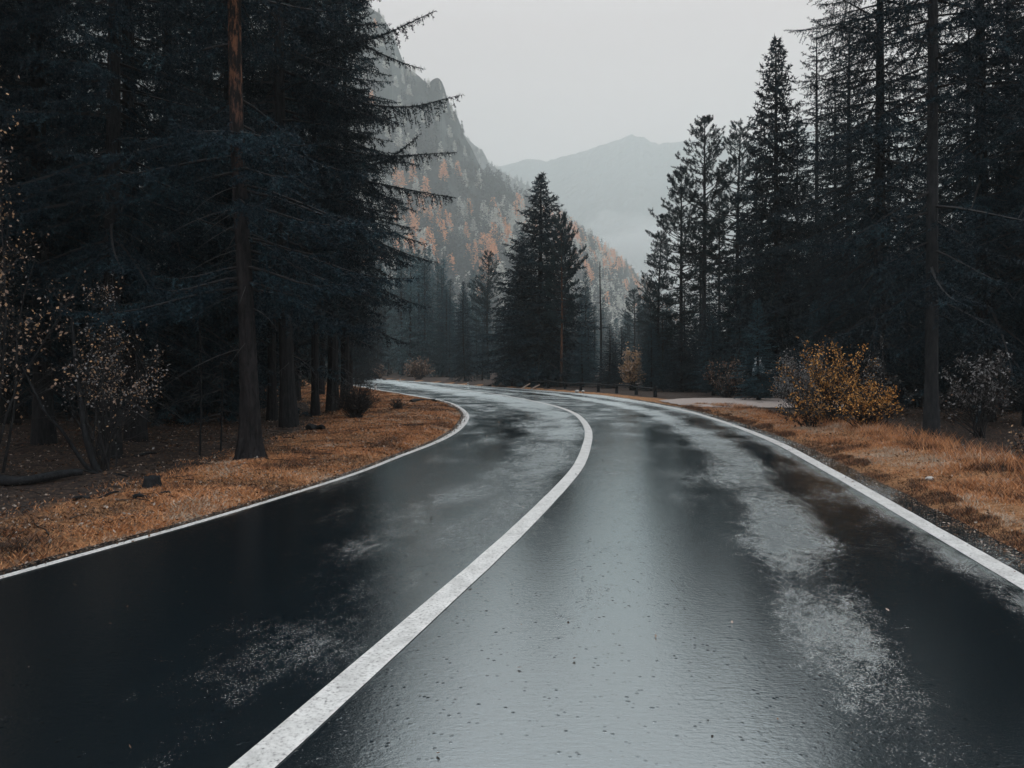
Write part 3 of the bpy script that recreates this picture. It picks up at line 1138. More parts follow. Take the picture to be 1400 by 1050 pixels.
# ---- the big pine close to the left verge: grey plated foot, orange flaking stem higher up
def hero_pine():
    Y = 10.6
    x0 = (341 - 700) / 1000 * Y
    rng = rng_(31)
    tm = MB()
    zz = np.concatenate([np.linspace(-.15, 4.2, 170), np.linspace(4.2, 17, 90)[1:]])
    xx = -.032 * np.clip(zz, 0, 9) - .0 + .03 * np.sin(zz * .9)
    rad = .088 * (1 - np.clip(zz, 0, 17) / 17) ** .55 + .025 + .075 * np.exp(-np.clip(zz, 0, 9) / .85) + .07 * np.exp(-np.clip(zz, 0, 9) / .15)
    pts = np.stack([xx, .02 * np.cos(zz), zz], 1)
    # fluted section with bark plates
    sides = 48
    ang = np.arange(sides) / sides * 2 * PI
    fl = 1 + .10 * fbm(np.cos(ang)[None] * 3.2 + 0 * zz[:, None], np.sin(ang)[None] * 3.2, zz[:, None] * .9, 4) + .05 * np.sin(ang * 3 + 1)[None] * np.exp(-np.clip(zz, 0, 9) / .5)[:, None]
    plate = np.abs(fbm(np.cos(ang)[None] * 5.5 + 0 * zz[:, None], np.sin(ang)[None] * 5.5, zz[:, None] * 1.5 + 7, 4))
    fl = fl - .30 * np.clip(.22 - plate, 0, 1) / .22 * (.35 + .65 * np.exp(-np.clip(zz, 0, 9) / 3.0))[:, None]
    ring = pts[:, None] + (rad[:, None] * fl)[..., None] * np.stack([np.cos(ang), np.sin(ang), 0 * ang], 1)[None]
    n = len(zz)
    i = np.arange(n - 1)[:, None] * sides
    j = np.arange(sides)[None]
    k = (j + 1) % sides
    tm.add(ring.reshape(-1, 3), np.stack([i + j, i + k, i + sides + k, i + sides + j], -1).reshape(-1, 4), 0)
    cm = MB()
    PP, DD, LN = [], [], []
    for q in range(130):
        t = rng.random() ** 1.5
        z = 2.5 + 14 * t
        if 4.9 < z < 6.5 and rng.random() < .6:
            continue
        az = q * 2.39996 + rng.normal() * .4
        if z < 3.1 and math.sin(az) < -.55 and rng.random() < .6:
            continue
        if 4.9 < z < 6.6 and math.sin(az) < -.35:
            continue
        L = (1.0 + 1.5 * rng.random()) * (1 - .35 * t)
        s = np.linspace(0, 1, 6)
        path = np.stack([np.interp(z, zz, xx) + np.cos(az + .2 * s) * L * s, np.sin(az + .2 * s) * L * s, z + L * (-.1 * s - .32 * s ** 1.7 + .22 * s ** 4)], 1)
        tm.tube(path, .024 * (1 - .85 * s), 4, 1, False)
        p, d, l = bough_twigs(path, rng, .06, .30 * L, .45, .34)
        PP.append(p), DD.append(d), LN.append(l)
    for q in range(26):
        z = 1.6 + 3.4 * rng.random()
        az = rng.random() * 2 * PI
        L = .4 + .9 * rng.random()
        s = np.linspace(0, 1, 6)
        path = np.stack([np.interp(z, zz, xx) + np.cos(az) * L * s, np.sin(az) * L * s + .06 * np.sin(4 * s), z - L * (.15 * s + .4 * s * s)], 1)
        tm.tube(path, .010 * (1 - .85 * s), 3, 2, False)
    needles(cm, np.concatenate(PP), np.concatenate(DD), np.concatenate(LN), rng, .0095, .075, .018)
    t = thing('conifer_tree', (x0, Y, gz(x0, Y) - .02), 'thick old conifer with flaking orange bark high on its stem, beside the left verge', 'tree')
    link('trunk', tm.mesh('trunk', [BARK_HERO, TWIG, DEADTWIG], True), t)
    link('crown', cm.mesh('crown', SPRUCE), t)


hero_pine()


# ---- the spruce whose long draped boughs hang out over the left edge of the sky
def hero_spruce():
    Y = 16.47
    x0 = (395 - 700) / 1000 * Y

    def q(px, py, dy=0.0):
        return ((px - 700) / 1000 * (Y + dy) - x0, dy, zat(py, Y + dy))
    B = [
        ([q(400, 80), q(460, 66, -.4), q(520, 50, -.7), q(560, 32, -.9), q(591, 17, -1.0)], .30, .34, .34),
        ([q(400, -30), q(450, 20, .2), q(492, 58, .4), q(530, 78, .5), q(555, 88, .5), q(576, 94, .5)], .25, .24, .26),
        ([q(400, 118), q(450, 128, -.3), q(500, 143, -.5), q(560, 147, -.7), q(600, 138, -.8), q(628, 131, -.8)], .55, .52, .36),
        ([q(400, 128), q(455, 142, -1.0), q(510, 160, -1.4), q(545, 168, -1.6)], .5, .5, .36),
        ([q(400, 190), q(460, 206, .3), q(520, 214, .4), q(570, 212, .5), q(619, 209, .5)], .32, .30, .30),
        ([q(400, 205), q(450, 222, -.8), q(510, 226, -1.0), q(540, 212, -1.0), q(570, 188, -1.0)], .35, .36, .40),
        ([q(400, 225), q(460, 240, .2), q(520, 252, .3), q(570, 262, .4), q(618, 270, .4)], .48, .44, .40),
        ([q(400, 255), q(450, 272, -.6), q(500, 285, -.9), q(545, 292, -1.0)], .55, .48, .36),
        ([q(400, 40), q(450, 26, -.6), q(490, 4, -1.0), q(520, -20, -1.1)], .3, .3, .34),
        ([q(395, 300), q(440, 330, -.6), q(490, 345, -1.0), q(530, 350, -1.1)], .5, .4, .4),
    ]
    for r in range(12):                                  # heavier drapes close to the stem
        rg = random.Random(r)
        y0 = -20 + 30 * r
        dy = -1.8 + 2.6 * rg.random()
        B.append(([q(400, y0), q(430, y0 + 14, dy * .5), q(465 + 15 * rg.random(), y0 + 26, dy), q(492 + 26 * rg.random(), y0 + 22, dy)], .5, .5, .42))
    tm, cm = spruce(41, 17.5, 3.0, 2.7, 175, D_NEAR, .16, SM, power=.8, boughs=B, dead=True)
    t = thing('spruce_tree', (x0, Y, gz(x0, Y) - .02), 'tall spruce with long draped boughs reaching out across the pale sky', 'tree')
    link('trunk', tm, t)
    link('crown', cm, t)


hero_spruce()

# ---- left forest: trees one can single out
put_px('near_b', 150, 11.2, -700, 'slim dark spruce trunk just behind the leafy tree and bent sapling', rz=1.0)
put_px('near_a', 186, 13.2, -560, 'dark spruce trunk next to the slim one behind the leafy tree', rz=2.2)
put_px('near_b', 455, 21.5, -330, 'dark spruce behind the round twiggy bush on the left verge', rz=.4, wid=.95)
put_px('midn_b', 472, 23.5, -100, 'thin-stemmed spruce rising straight out of the twiggy bush', rz=4.0)
put_px('thin', 431, 19.6, -60, 'slender spruce pole between two thicker trunks near the twiggy bush', rz=.7)
put_px('thin', 372, 18.2, -150, 'slender spruce just right of the thick old conifer foot', rz=2.9)
put_px('near_c', 255, 17.0, -420, 'broad dark spruce behind the two bare saplings', rz=5.2)
put_px('near_a', 60, 12.5, -600, 'dark spruce behind the orange-leaved tree at the photo edge', rz=3.3)
LEFTGRP = 'dark spruces deep in the forest left of the road'
LEFTLAB = 'dark spruce deep in the shaded forest left of the road'
rg = random.Random(77)
spots = [(-90, 11.5), (-60, 15), (10, 17), (320, 19.5), (-180, 14), (-20, 21), (70, 23), (300, 25), (350, 27), (405, 28), (-120, 19), (-220, 20),
         (440, 33), (480, 41), (395, 36), (340, 35), (270, 34), (110, 32), (20, 30), (-80, 28), (-180, 30), (462, 52), (492, 56), (430, 46), (380, 47), (300, 46), (40, 42), (-60, 40),
         (500, 70), (470, 66), (420, 60), (340, 58), (485, 84), (512, 96)]
for i, (px, Y) in enumerate(spots):
    key = ('near_a', 'near_b', 'near_c')[i % 3] if Y < 19 else ('midn_a', 'midn_c', 'midn_b')[i % 3] if Y < 45 else ('mid_a', 'mid_b')[i % 2]
    if 370 < px < 500 and Y < 45:
        key = 'midn_b'
    H = 14 + 7 * rg.random()
    if px > 440:
        H = zat(330 + 50 * rg.random(), Y)
        if Y < 50:
            H = zat(250 + 60 * rg.random(), Y)
    put_tree(key, (px - 700) / 1000 * Y + rg.uniform(-.3, .3), Y, H, LEFTLAB, group=LEFTGRP, wid=rg.uniform(.9, 1.15))
# young spruces and thickets that close the view under the canopy
UGRP = 'young spruces under the left canopy'
ulist = [(20, 19), (95, 20.5), (140, 19), (215, 16.5), (285, 21), (330, 22.5), (240, 22), (170, 23), (60, 25), (120, 27), (300, 29), (-40, 20), (200, 29), (10, 29)]
for i, (px, Y) in enumerate(ulist):
    put_tree('midn_c', (px - 700) / 1000 * Y, Y, 3.4 + 2.6 * rg.random(), 'young bushy spruce filling the gloom under the left canopy', group=UGRP, wid=1.9)


# ---- bare saplings
def sapling(px, py, H, seed, label):
    rng = rng_(seed)
    p = ground_pt(px, py)
    tm, cm = MB(), MB()
    zz = np.linspace(-.05, H, 9)
    tm.tube(np.stack([.03 * np.sin(zz * 1.3), .02 * np.cos(zz), zz], 1), .017 * (1 - zz / H * .75), 5, 0)
    PP, DD, LN = [], [], []
    for i in range(26):
        z = H * (.3 + .68 * rng.random())
        az = rng.random() * 2 * PI
        L = .15 + .5 * rng.random() * (1.1 - z / H)
        d = unit(np.array([math.cos(az), math.sin(az), -.25]))
        a = np.array([0.0, 0, z])
        tm.tube([a, a + d * L * .5, a + d * L + [0, 0, -.05]], [.006, .004, .002], 3, 1, False)
        if z > .55 * H:
            PP.append(a + d * L * .35), DD.append(d), LN.append(L * .65)
    needles(cm, np.array(PP), np.array(DD), np.array(LN), rng, .012, .04, .009)
    t = thing('spruce_sapling', (p[0], p[1], gz(*p)), label, 'sapling')
    link('trunk', tm.mesh('trunk', [BARK_DARK, DEADTWIG], True), t)
    link('crown', cm.mesh('crown', SPRUCE), t)


sapling(272, 628, 2.5, 51, 'bare straight sapling left of the thick old conifer, taller of two')
sapling(301, 622, 1.7, 52, 'short thin sapling standing close to the thick old conifer')


# ------------------------------------------------------------------ leafy bushes
def leaves(mb, P, size, rng, mat, droop=.4):
    n = len(P)
    d = unit(rng.normal(size=(n, 3)) + np.array([0, 0, -droop]))
    a = unit(np.cross(d, rng.normal(size=(n, 3))))
    s = size * (.35 + 1.05 * rng.random(n))[:, None]
    V = np.stack([P, P + d * s * .5 + a * s * .32, P + d * s, P + d * s * .5 - a * s * .32], 1).reshape(-1, 3)
    F = np.arange(n)[:, None] * 4 + np.array([[0, 1, 2, 3]])
    mb.add(V, F, np.tile(mat, 2))


def bush(name, x, y, H, R, seed, nst, nleaf, leafsize, mats, weights, stemmat, label, cat, group=None, spread=1.0, leafzone=.3, stem_r=.012, sub=5, open_=.0, twig_r=.004, kids=('stem', 'foliage'), up=.9, jit=.7, even=False):
    rng = rng_(seed)
    tm, cm = MB(), MB()
    LP = []
    for i in range(nst):
        az = rng.random() * 2 * PI
        rr = R * spread * (.25 + .8 * rng.random())
        h = H * (1 - .45 * (rr / (R * spread * 1.05)) ** 2) * (.55 + .5 * rng.random())
        s = np.linspace(0, 1, 7)
        bx, by = rng.normal(size=2) * .08 * R
        path = np.stack([bx + np.cos(az) * rr * s ** 1.3 + .04 * np.sin(7 * s + i), by + np.sin(az) * rr * s ** 1.3 + .04 * np.cos(6 * s + i), h * s - .05], 1)
        tm.tube(path, stem_r * (1 - .8 * s), 4, 0, False)
        for q in range(sub):
            u = .25 + .7 * rng.random()
            a = np.array([np.interp(u, s, path[:, c]) for c in range(3)])
            dd = unit(np.array([math.cos(az), math.sin(az), up]) + rng.normal(size=3) * jit)
            L = (.22 + .3 * rng.random()) * H * .55 * (1.2 - u)
            e = a + dd * L
            tm.tube([a, (a + e) / 2 + rng.normal(size=3) * .02, e], [twig_r * 1.5, twig_r, twig_r * .5], 3, 0, False)
            for w in (.3, .5, .65, .8, .92, 1.0):
                LP.append((a + dd * L * w, u))
        for w in np.linspace(leafzone, 1, 9):
            LP.append((np.array([np.interp(w, s, path[:, c]) for c in range(3)]), w))
    pts = np.array([p for p, u in LP])
    ht = pts[:, 2] / H
    prob = np.clip((ht - leafzone * .6) * 2.2, .02, 1)
    if even:
        prob = np.ones(len(ht))
    prob /= prob.sum()
    idx = rng.choice(len(pts), nleaf, p=prob)
    P = pts[idx] + rng.normal(size=(nleaf, 3)) * (.035 + .012 * H)
    # clumped material choice so that colours gather on the same shoots
    cl = fbm(P[:, 0] * 2.5 + seed, P[:, 1] * 2.5, P[:, 2] * 2.5, 2) * .55 + rng.random(nleaf) * .75 + .12
    edges = np.cumsum(weights) / np.sum(weights)
    mi = np.clip(np.searchsorted(edges, np.clip(cl, 0, .999)), 0, len(mats) - 1)
    leaves(cm, P, leafsize, rng, mi)
    t = thing(name, (x, y, gz(x, y)), label, cat, group)
    link(kids[0], tm.mesh(kids[0], stemmat, True), t)
    link(kids[1], cm.mesh(kids[1], mats), t)
    return t


LF_YELLOW = flat_mat('leaf_yellow', (.50, .235, .055), (.74, .40, .12), 5, .6)
LF_OCHRE = flat_mat('leaf_ochre', (.20, .10, .03), (.36, .19, .06), 5, .6)
LF_DARK = flat_mat('leaf_dark', (.010, .012, .013), (.03, .03, .03), 5, .6)
LF_GREY = flat_mat('leaf_grey', (.14, .15, .155), (.32, .32, .32), 5, .7)
LF_PALE = flat_mat('leaf_pale_orange', (.30, .19, .11), (.52, .34, .19), 5, .5)
LF_TAN = flat_mat('leaf_tan', (.22, .16, .12), (.42, .32, .25), 5, .7)
LF_BROWN = flat_mat('leaf_brown', (.07, .045, .035), (.20, .13, .095), 5, .7)

bush('leafy_bush', 7.35, 16.8, 2.1, 1.25, 61, 60, 3000, .055, [LF_YELLOW, LF_OCHRE, LF_DARK], [5, 3, 2.2], TWIG, 'tall golden-yellow autumn bush beside the gravel pull-off', 'bush', leafzone=.25, up=2.6, jit=.5, sub=7)
bush('leafy_bush', 7.05, 14.6, 1.15, .75, 62, 40, 1700, .05, [LF_YELLOW, LF_OCHRE, LF_DARK], [5, 3, 2], TWIG, 'low golden-yellow bush in front of the tall one, near the grass bank', 'bush', leafzone=.2, up=2.6, jit=.5, sub=7)
bush('leafy_bush', 6.35, 15.6, .95, .6, 63, 22, 1900, .055, [LF_OCHRE, LF_DARK, LF_YELLOW], [3, 5, 2], TWIG, 'dark low bush with few yellow leaves at the tall bush foot', 'bush', leafzone=.15)
bush('leafy_bush', 7.75, 19.6, 1.95, .95, 64, 70, 6500, .045, [LF_GREY, LF_DARK, LF_BROWN], [5, 3, 1], DEADTWIG, 'silver-grey bare-looking bush between the golden bush and the gravel', 'bush', leafzone=.1, sub=8)
bush('leafy_bush', 9.0, 30.8, 2.0, 1.15, 65, 26, 2000, .085, [LF_BROWN, LF_DARK, LF_TAN], [4, 5, 2], TWIG, 'dark bush with russet leaves behind the gravel pull-off', 'bush', leafzone=.1)
bush('leafy_bush', 11.6, 31.2, 2.2, .8, 66, 22, 1500, .085, [LF_OCHRE, LF_GREY, LF_DARK], [4, 3, 4], TWIG, 'ochre-flecked bush between the walker and the silver-grey bush', 'bush', leafzone=.2)
bush('small_tree', 6.75, 41.0, 2.7, .8, 67, 26, 2300, .12, [LF_TAN, LF_PALE, LF_BROWN], [4, 5, 1], TWIG, 'small tan-orange autumn tree behind the log fence', 'tree', leafzone=.15, stem_r=.02)
bush('dry_shrub', -9.3, 73, 2.5, 1.7, 68, 90, 3200, .15, [LF_TAN, LF_BROWN, LF_DARK], [3, 4, 2], DEADTWIG, 'beige dry shrub beyond the far bend of the road', 'bush', leafzone=.1, even=True, up=2, stem_r=.02, twig_r=.01)
bush('dry_shrub', -14.5, 78, 2.0, 1.7, 69, 80, 2400, .15, [LF_TAN, LF_BROWN, LF_DARK], [3, 4, 2], DEADTWIG, 'smaller beige shrub half hidden where the road disappears', 'bush', leafzone=.1, even=True, up=2, stem_r=.02, twig_r=.01)
p = ground_pt(486, 574)
bush('twiggy_bush', p[0], p[1], 1.2, .62, 70, 150, 4200, .034, [LF_DARK, LF_BROWN], [5, 1.2], TWIG, 'round leafless twiggy bush on the orange left verge', 'bush', leafzone=.05, sub=9, even=True, up=1.6, twig_r=.004)
bush('twiggy_bush', p[0] + .6, 17.6 + 4.5, .5, .35, 71, 40, 500, .03, [LF_DARK, LF_BROWN], [5, 2], TWIG, 'small twiggy bush tucked behind the round one', 'bush', leafzone=.05, sub=6)
# right-hand undergrowth
bush('grey_sapling', 9.9, 15.5, 2.3, 1.0, 72, 20, 2600, .06, [LF_GREY, LF_DARK, LF_BROWN], [4, 6, .5], TWIG, 'grey-leaved young tree right of the bare dark trunk', 'tree', leafzone=.35, stem_r=.016)
bush('grey_sapling', 8.4, 16.6, 2.3, .8, 73, 14, 1300, .055, [LF_GREY, LF_DARK, LF_BROWN], [2, 6, .5], TWIG, 'thin grey-leaved young tree between the golden bush and the dark trunk', 'tree', leafzone=.4, stem_r=.014)
bush('leafy_bush', 7.9, 11.1, .85, .35, 74, 10, 420, .045, [LF_PALE, LF_BROWN, LF_DARK], [3, 3, 3], TWIG, 'small pale-orange bush at the right photo edge behind the bank', 'bush', leafzone=.2)
bush('leafy_bush', 11.5, 18, 1.3, 1.4, 75, 30, 2400, .055, [LF_DARK, LF_GREY, LF_BROWN], [6, 1.5, 1.2], TWIG, 'dark bramble-like thicket under the right-hand spruces', 'bush', leafzone=.05)
bush('leafy_bush', 9.6, 20.5, 1.7, 1.4, 76, 30, 2000, .06, [LF_DARK, LF_GREY, LF_BROWN], [6, 1.2, 1], TWIG, 'dark thicket right behind the golden bush', 'bush', leafzone=.05)

# left: leafy tree with sparse autumn leaves at the picture edge
bush('leafy_tree', -6.55, 9.0, 4.6, 1.25, 80, 26, 6500, .042, [LF_PALE, LF_TAN, LF_DARK, LF_GREY], [2.0, 1.8, 5, .8], TWIG, 'sparse orange-leaved tree at the left photo edge', 'tree', leafzone=.18, stem_r=.022, sub=7)
bush('leafy_tree', -5.35, 9.5, 2.65, .72, 81, 16, 3000, .035, [LF_TAN, LF_GREY, LF_PALE, LF_DARK], [2.2, 2, .9, 4], TWIG, 'smaller tan-leaved tree right of the sparse orange-leaved one', 'tree', leafzone=.45, stem_r=.016, sub=7)
bush('leafy_tree', -6.6, 7.9, 6.6, .9, 82, 12, 1300, .042, [LF_PALE, LF_TAN, LF_DARK], [3, 2, 3], TWIG, 'tall spindly tree with orange leaves in the upper left corner', 'tree', leafzone=.72, stem_r=.022, sub=6)


# bent double-stemmed sapling, stump, fallen branches
def bent_sapling():
    p = ground_pt(134, 652)
    tm = MB()
    q = lambda px, py, Y: np.array([(px - 700) / 1000 * Y, Y, zat(py, Y)]) - np.array([p[0], p[1], 0])
    Y = p[1]
    a = catmull3([q(140, 654, Y), q(128, 632, Y), q(118, 600, Y), q(112, 560, Y + .1), q(104, 500, Y + .2), q(98, 430, Y + .3)])
    b = catmull3([q(142, 655, Y), q(120, 640, Y - .1), q(100, 612, Y - .2), q(84, 588, Y - .3), q(60, 560, Y - .4), q(30, 500, Y - .4)])
    c = catmull3([q(138, 652, Y), q(158, 648, Y - .2), q(176, 652, Y - .3), q(188, 662, Y - .4)])
    d = catmull3([q(140, 650, Y), q(118, 644, Y - .3), q(100, 642, Y - .5), q(84, 652, Y - .6)])
    t = thing('bent_sapling', (p[0], p[1], 0), 'dark forked sapling leaning left out of the leaf litter', 'sapling')
    for P, r in ((a, .048), (b, .030), (c, .016), (d, .014)):
        s = np.linspace(0, 1, len(P))
        m = MB().tube(P, r * (1 - .6 * s), 7, 0)
        link('stem', m.mesh('stem', BARK_DARK, True), t)


bent_sapling()


def stump():
    p = ground_pt(207, 668)
    m = MB()
    ang = np.arange(11) / 11 * 2 * PI
    rr = 1 + .12 * np.sin(3 * ang) + .06 * np.cos(5 * ang)
    prof = [(-.05, .155), (.03, .125), (.12, .105), (.17, .10)]
    V = np.concatenate([np.stack([np.cos(ang) * r * rr, np.sin(ang) * r * rr, z + (.02 * np.sin(4 * ang) if z > .15 else 0 * ang)], 1) for z, r in prof] + [np.array([[0, 0, .165]])])
    F = []
    for i in range(3):
        for j in range(11):
            k = (j + 1) % 11
            F += [[i * 11 + j, i * 11 + k, (i + 1) * 11 + k], [i * 11 + j, (i + 1) * 11 + k, (i + 1) * 11 + j]]
    F += [[33 + j, 33 + (j + 1) % 11, 44] for j in range(11)]
    m.add(V, np.array(F))
    o = link('tree_stump', m.mesh('tree_stump', BARK_DARK, True))
    o.location = (p[0], p[1], gz(*p))
    o.scale = (.85, .85, .72)
    tag(o, 'small dark rotten stump standing in the leaf litter', 'stump')


stump()


def fallen(pxs, r, label, name='fallen_branch'):
    P = []
    for px, py in pxs:
        g = ground_pt(px, py)
        P.append([g[0], g[1], gz(*g) + r * .7])
    P = catmull3(P)
    s = np.linspace(0, 1, len(P))
    P[:, 2] += .02 * np.sin(9 * s)
    o = link(name, MB().tube(P, r * (1 - .5 * s) * (1 + .1 * np.sin(17 * s)), 7, 0).mesh(name, BARK_DARK, True))
    tag(o, label, 'branch')


fallen([(-120, 672), (-40, 668), (40, 667), (112, 660)], .085, 'thick dark log lying across the left forest floor', 'fallen_log')
fallen([(146, 634), (175, 631), (214, 625)], .03, 'dark fallen branch lying behind the bent sapling')
fallen([(182, 688), (205, 686), (232, 682)], .022, 'dark fallen branch in the litter below the stump')
fallen([(100, 690), (130, 688), (165, 680)], .02, 'thin fallen branch on the litter left of the stump')
fallen([(422, 592), (432, 591), (443, 592)], .09, 'short dark log on the grass behind the thick conifer', 'fallen_log')
fallen([(562, 553), (574, 550), (590, 549), (597, 551)], .07, 'dark dead branch lying on the orange grass of the bend')


def tyre_patch():
    pass


# ------------------------------------------------------------------ right side trees
R = [
    ('pine_b', 903, 44, 322, 'short ragged pine at the left end of the right-hand stand', 1.0),
    ('pine_d', 931, 43, 238, 'one-sided pine with shelf-like branches, second from the stand\'s valley end', 1.0),
    ('pine_a', 962, 41, 168, 'tall pine with small tufted top next to the shelf-branched pine', .95),
    ('pine_d', 1012, 41, 176, 'round-topped pine between the tufted pine and the dense pointed spruce', .95),
    ('solo', 1067, 34, 56, 'dense pointed spruce, tallest top seen against the sky', .95),
    ('thin', 1116, 38, 40, 'thin see-through spruce beside the dense pointed one', 1.0),
    ('near_d', 1203, 22, -330, 'massive spruce whose drooping left boughs cut into the sky', 1.05),
    ('near_d', 1348, 18.2, -480, 'dark heavy spruce right of the bare dark trunk', .95),
    ('near_b', 1412, 17.0, -420, 'dark spruce at the right edge of the photo', 1.05),
]
for k, px, Y, top, lab, w in R:
    put_px(k, px, Y, top, lab, wid=w)


def trunk_tree():
    Y = 13.3
    x = (1273 - 700) / 1000 * Y
    tm, cm = spruce(90, 19, 2.3, 2.5, 170, D_NEAR, .105, [SPRUCE, BARK_GREY, TWIG, DEADTWIG], power=.6, fill=.85, gap=(4.6, 5.7, .8), hang=.3, dead=False, wob_=.001)
    t = thing('spruce_tree', (x, Y, gz(x, Y) - .03), 'straight bare dark trunk with sparse crown behind the right grass bank', 'tree')
    link('trunk', tm, t)
    link('crown', cm, t)


trunk_tree()
RGRP = 'dark spruces in the stand right of the road'
RLAB = 'dark spruce crowded among others inside the right-hand stand'
rg = random.Random(99)
for px, Y, top, k in [(985, 47, 250, 'mid_c'), (1038, 46, 190, 'mid_c'), (1090, 44, 150, 'midn_b'), (1150, 36, 90, 'midn_b'), (1165, 31, 20, 'midn_a'), (1380, 27, -80, 'midn_a'),
                      (1440, 24, -150, 'midn_a'), (1335, 34, 0, 'midn_c'), (1268, 38, 60, 'midn_c'), (1215, 42, 110, 'midn_b'), (1480, 19, -300, 'near_a'), (1420, 36, 0, 'midn_a'), (1560, 22, -200, 'near_c'), (1520, 33, -100, 'midn_a'), (1640, 28, -100, 'midn_a')]:
    put_px(k, px, Y, top, RLAB, group=RGRP, wid=rg.uniform(.9, 1.1))
UGR2 = 'low spruces behind the right-hand bushes'
for px, Y, top in [(915, 46, 420), (940, 44, 380), (965, 45, 400), (990, 43, 370), (1020, 44, 390), (1045, 40, 350), (1075, 42, 370), (1100, 38, 340), (1130, 36, 330), (1160, 30, 340), (1190, 28, 330), (1225, 27, 340), (1255, 24, 350),
                   (1290, 25, 360), (1320, 23, 350), (1355, 24, 340), (1390, 22, 350), (1430, 24, 340), (955, 56, 360), (1005, 58, 330), (1060, 55, 300), (1120, 52, 300), (1180, 46, 290), (1240, 44, 300), (1310, 40, 300), (1380, 40, 310), (1470, 30, 320)]:
    put_px('midn_c' if Y < 40 else 'mid_a', px, Y, top + rg.uniform(-20, 20), 'lower dark spruce behind the bushes on the right', group=UGR2, wid=rg.uniform(1.3, 1.7))

# ------------------------------------------------------------------ centre trees
put_px('solo', 738, 50, 241, 'big pointed dark spruce standing alone in the middle beyond the bend', wid=1.5, rz=.5)
put_px('pine_c', 767, 46.5, 300, 'red-stemmed pine standing against the big middle spruce', wid=.60, rz=3.4)
put_px('solo', 714, 52, 335, 'shorter dark spruce tucked against the big middle spruce on its left side', wid=1.25)
put_px('mid_a', 636, 64, 386, 'small dark pointed spruce standing apart left of the big middle spruce', wid=1.0)
put_px('pine_d', 668, 74, 348, 'hazy ragged pine between the small pointed spruce and the big one', wid=1.0)
put_px('mid_b', 800, 60, 372, 'grey-green spruce right of the red-stemmed pine', wid=1.0)
put_px('pine_b', 866, 82, 398, 'round-crowned hazy pine above the small tan-orange tree', wid=1.2)
put_px('pine_b', 889, 72, 392, 'hazy slim pine next to the right-hand stand', wid=1.0)


def snag(px, Y, top, r, seed, label):
    rng = rng_(seed)
    H = zat(top, Y)
    tm = MB()
    zz = np.linspace(-.1, H, 12)
    tm.tube(np.stack([.05 * np.sin(zz * .5), 0 * zz, zz], 1), r * (1 - zz / H * .8) + .01, 6, 0)
    x = (px - 700) / 1000 * Y
    t = thing('dead_tree', (x, Y, gz(x, Y)), label, 'tree')
    link('trunk', tm.mesh('trunk', BARK_DARK, True), t)
    bm = MB()
    for i in range(46):
        z = H * (.45 + .53 * rng.random())
        az = rng.random() * 2 * PI
        L = (.3 + 1.1 * rng.random()) * (1.25 - z / H)
        s = np.linspace(0, 1, 4)
        bm.tube(np.stack([np.cos(az) * L * s, np.sin(az) * L * s, z + L * (.15 * s - .25 * s * s)], 1), .016 * (1 - .8 * s), 3, 0, False)
    link('crown', bm.mesh('crown', BARK_DARK), t)


snag(821, 60, 358, .12, 95, 'bare dead tree trunk standing tall between two hazy pines')
snag(812, 66, 420, .08, 96, 'shorter bare trunk right behind the tall dead tree')

MGRP = 'hazy conifers beyond the road bend'
MLAB = 'hazy conifer in the pale stand beyond the road bend'
rg = random.Random(123)
cnt = 0
for i in range(400):
    if cnt >= 96:
        break
    px = rg.uniform(505, 925)
    Y = rg.choice([rg.uniform(84, 120), rg.uniform(110, 170), rg.uniform(160, 260)])
    x = (px - 700) / 1000 * Y
    d1, d2 = side_dist(np.array([x]), np.array([Y]))
    if d1[0] < 2.5 and d2[0] < 2.5:
        continue
    if px > 600:
        top = rg.uniform(398, 440) if Y < 150 else rg.uniform(385, 425)
    else:
        top = rg.uniform(325, 410)
    if 600 < px < 720 and rg.random() < .3:
        top = rg.uniform(360, 400)
    H = zat(top, Y)
    k = rg.choice(['far_a', 'far_b', 'far_c', 'far_b']) if Y > 110 else rg.choice(['mid_b', 'mid_c', 'mid_b', 'pine_b'])
    put_tree(k, x, Y, H, MLAB, group=MGRP, wid=rg.uniform(.8, 1.15) * (1.0 if H > 12 else 1.35))
    cnt += 1
for i in range(46):
    px = rg.uniform(528, 700)
    Y = rg.uniform(88, 175)
    x = (px - 700) / 1000 * Y
    d1, d2 = side_dist(np.array([x]), np.array([Y]))
    if d1[0] < 2.5 and d2[0] < 2.5:
        continue
    top = rg.uniform(345, 405) if px < 610 else rg.uniform(385, 430)
    put_tree(rg.choice(['far_a', 'far_b', 'far_a', 'mid_b']), x, Y, zat(top, Y), MLAB, group=MGRP, wid=rg.uniform(.95, 1.25))
# thin poles and low growth right behind the far verge
VGRP = 'low dark spruces along the far verge'
for i in range(38):
    px = 560 + 10.0 * i + rg.uniform(-4, 4)
    k = int(np.argmin(np.abs((RR[:, 0] / np.maximum(RR[:, 1], 1) * 1000 + 700) - px) + 1000 * (RR[:, 1] < 28)))
    b = RR[k] + nR[k] * rg.uniform(4.5, 11)
    put_tree('mid_a' if i % 3 else 'mid_b', b[0], b[1], rg.uniform(2.6, 5.2), 'low dark spruce filling the edge of the far verge', group=VGRP, wid=rg.uniform(1.5, 2.2))


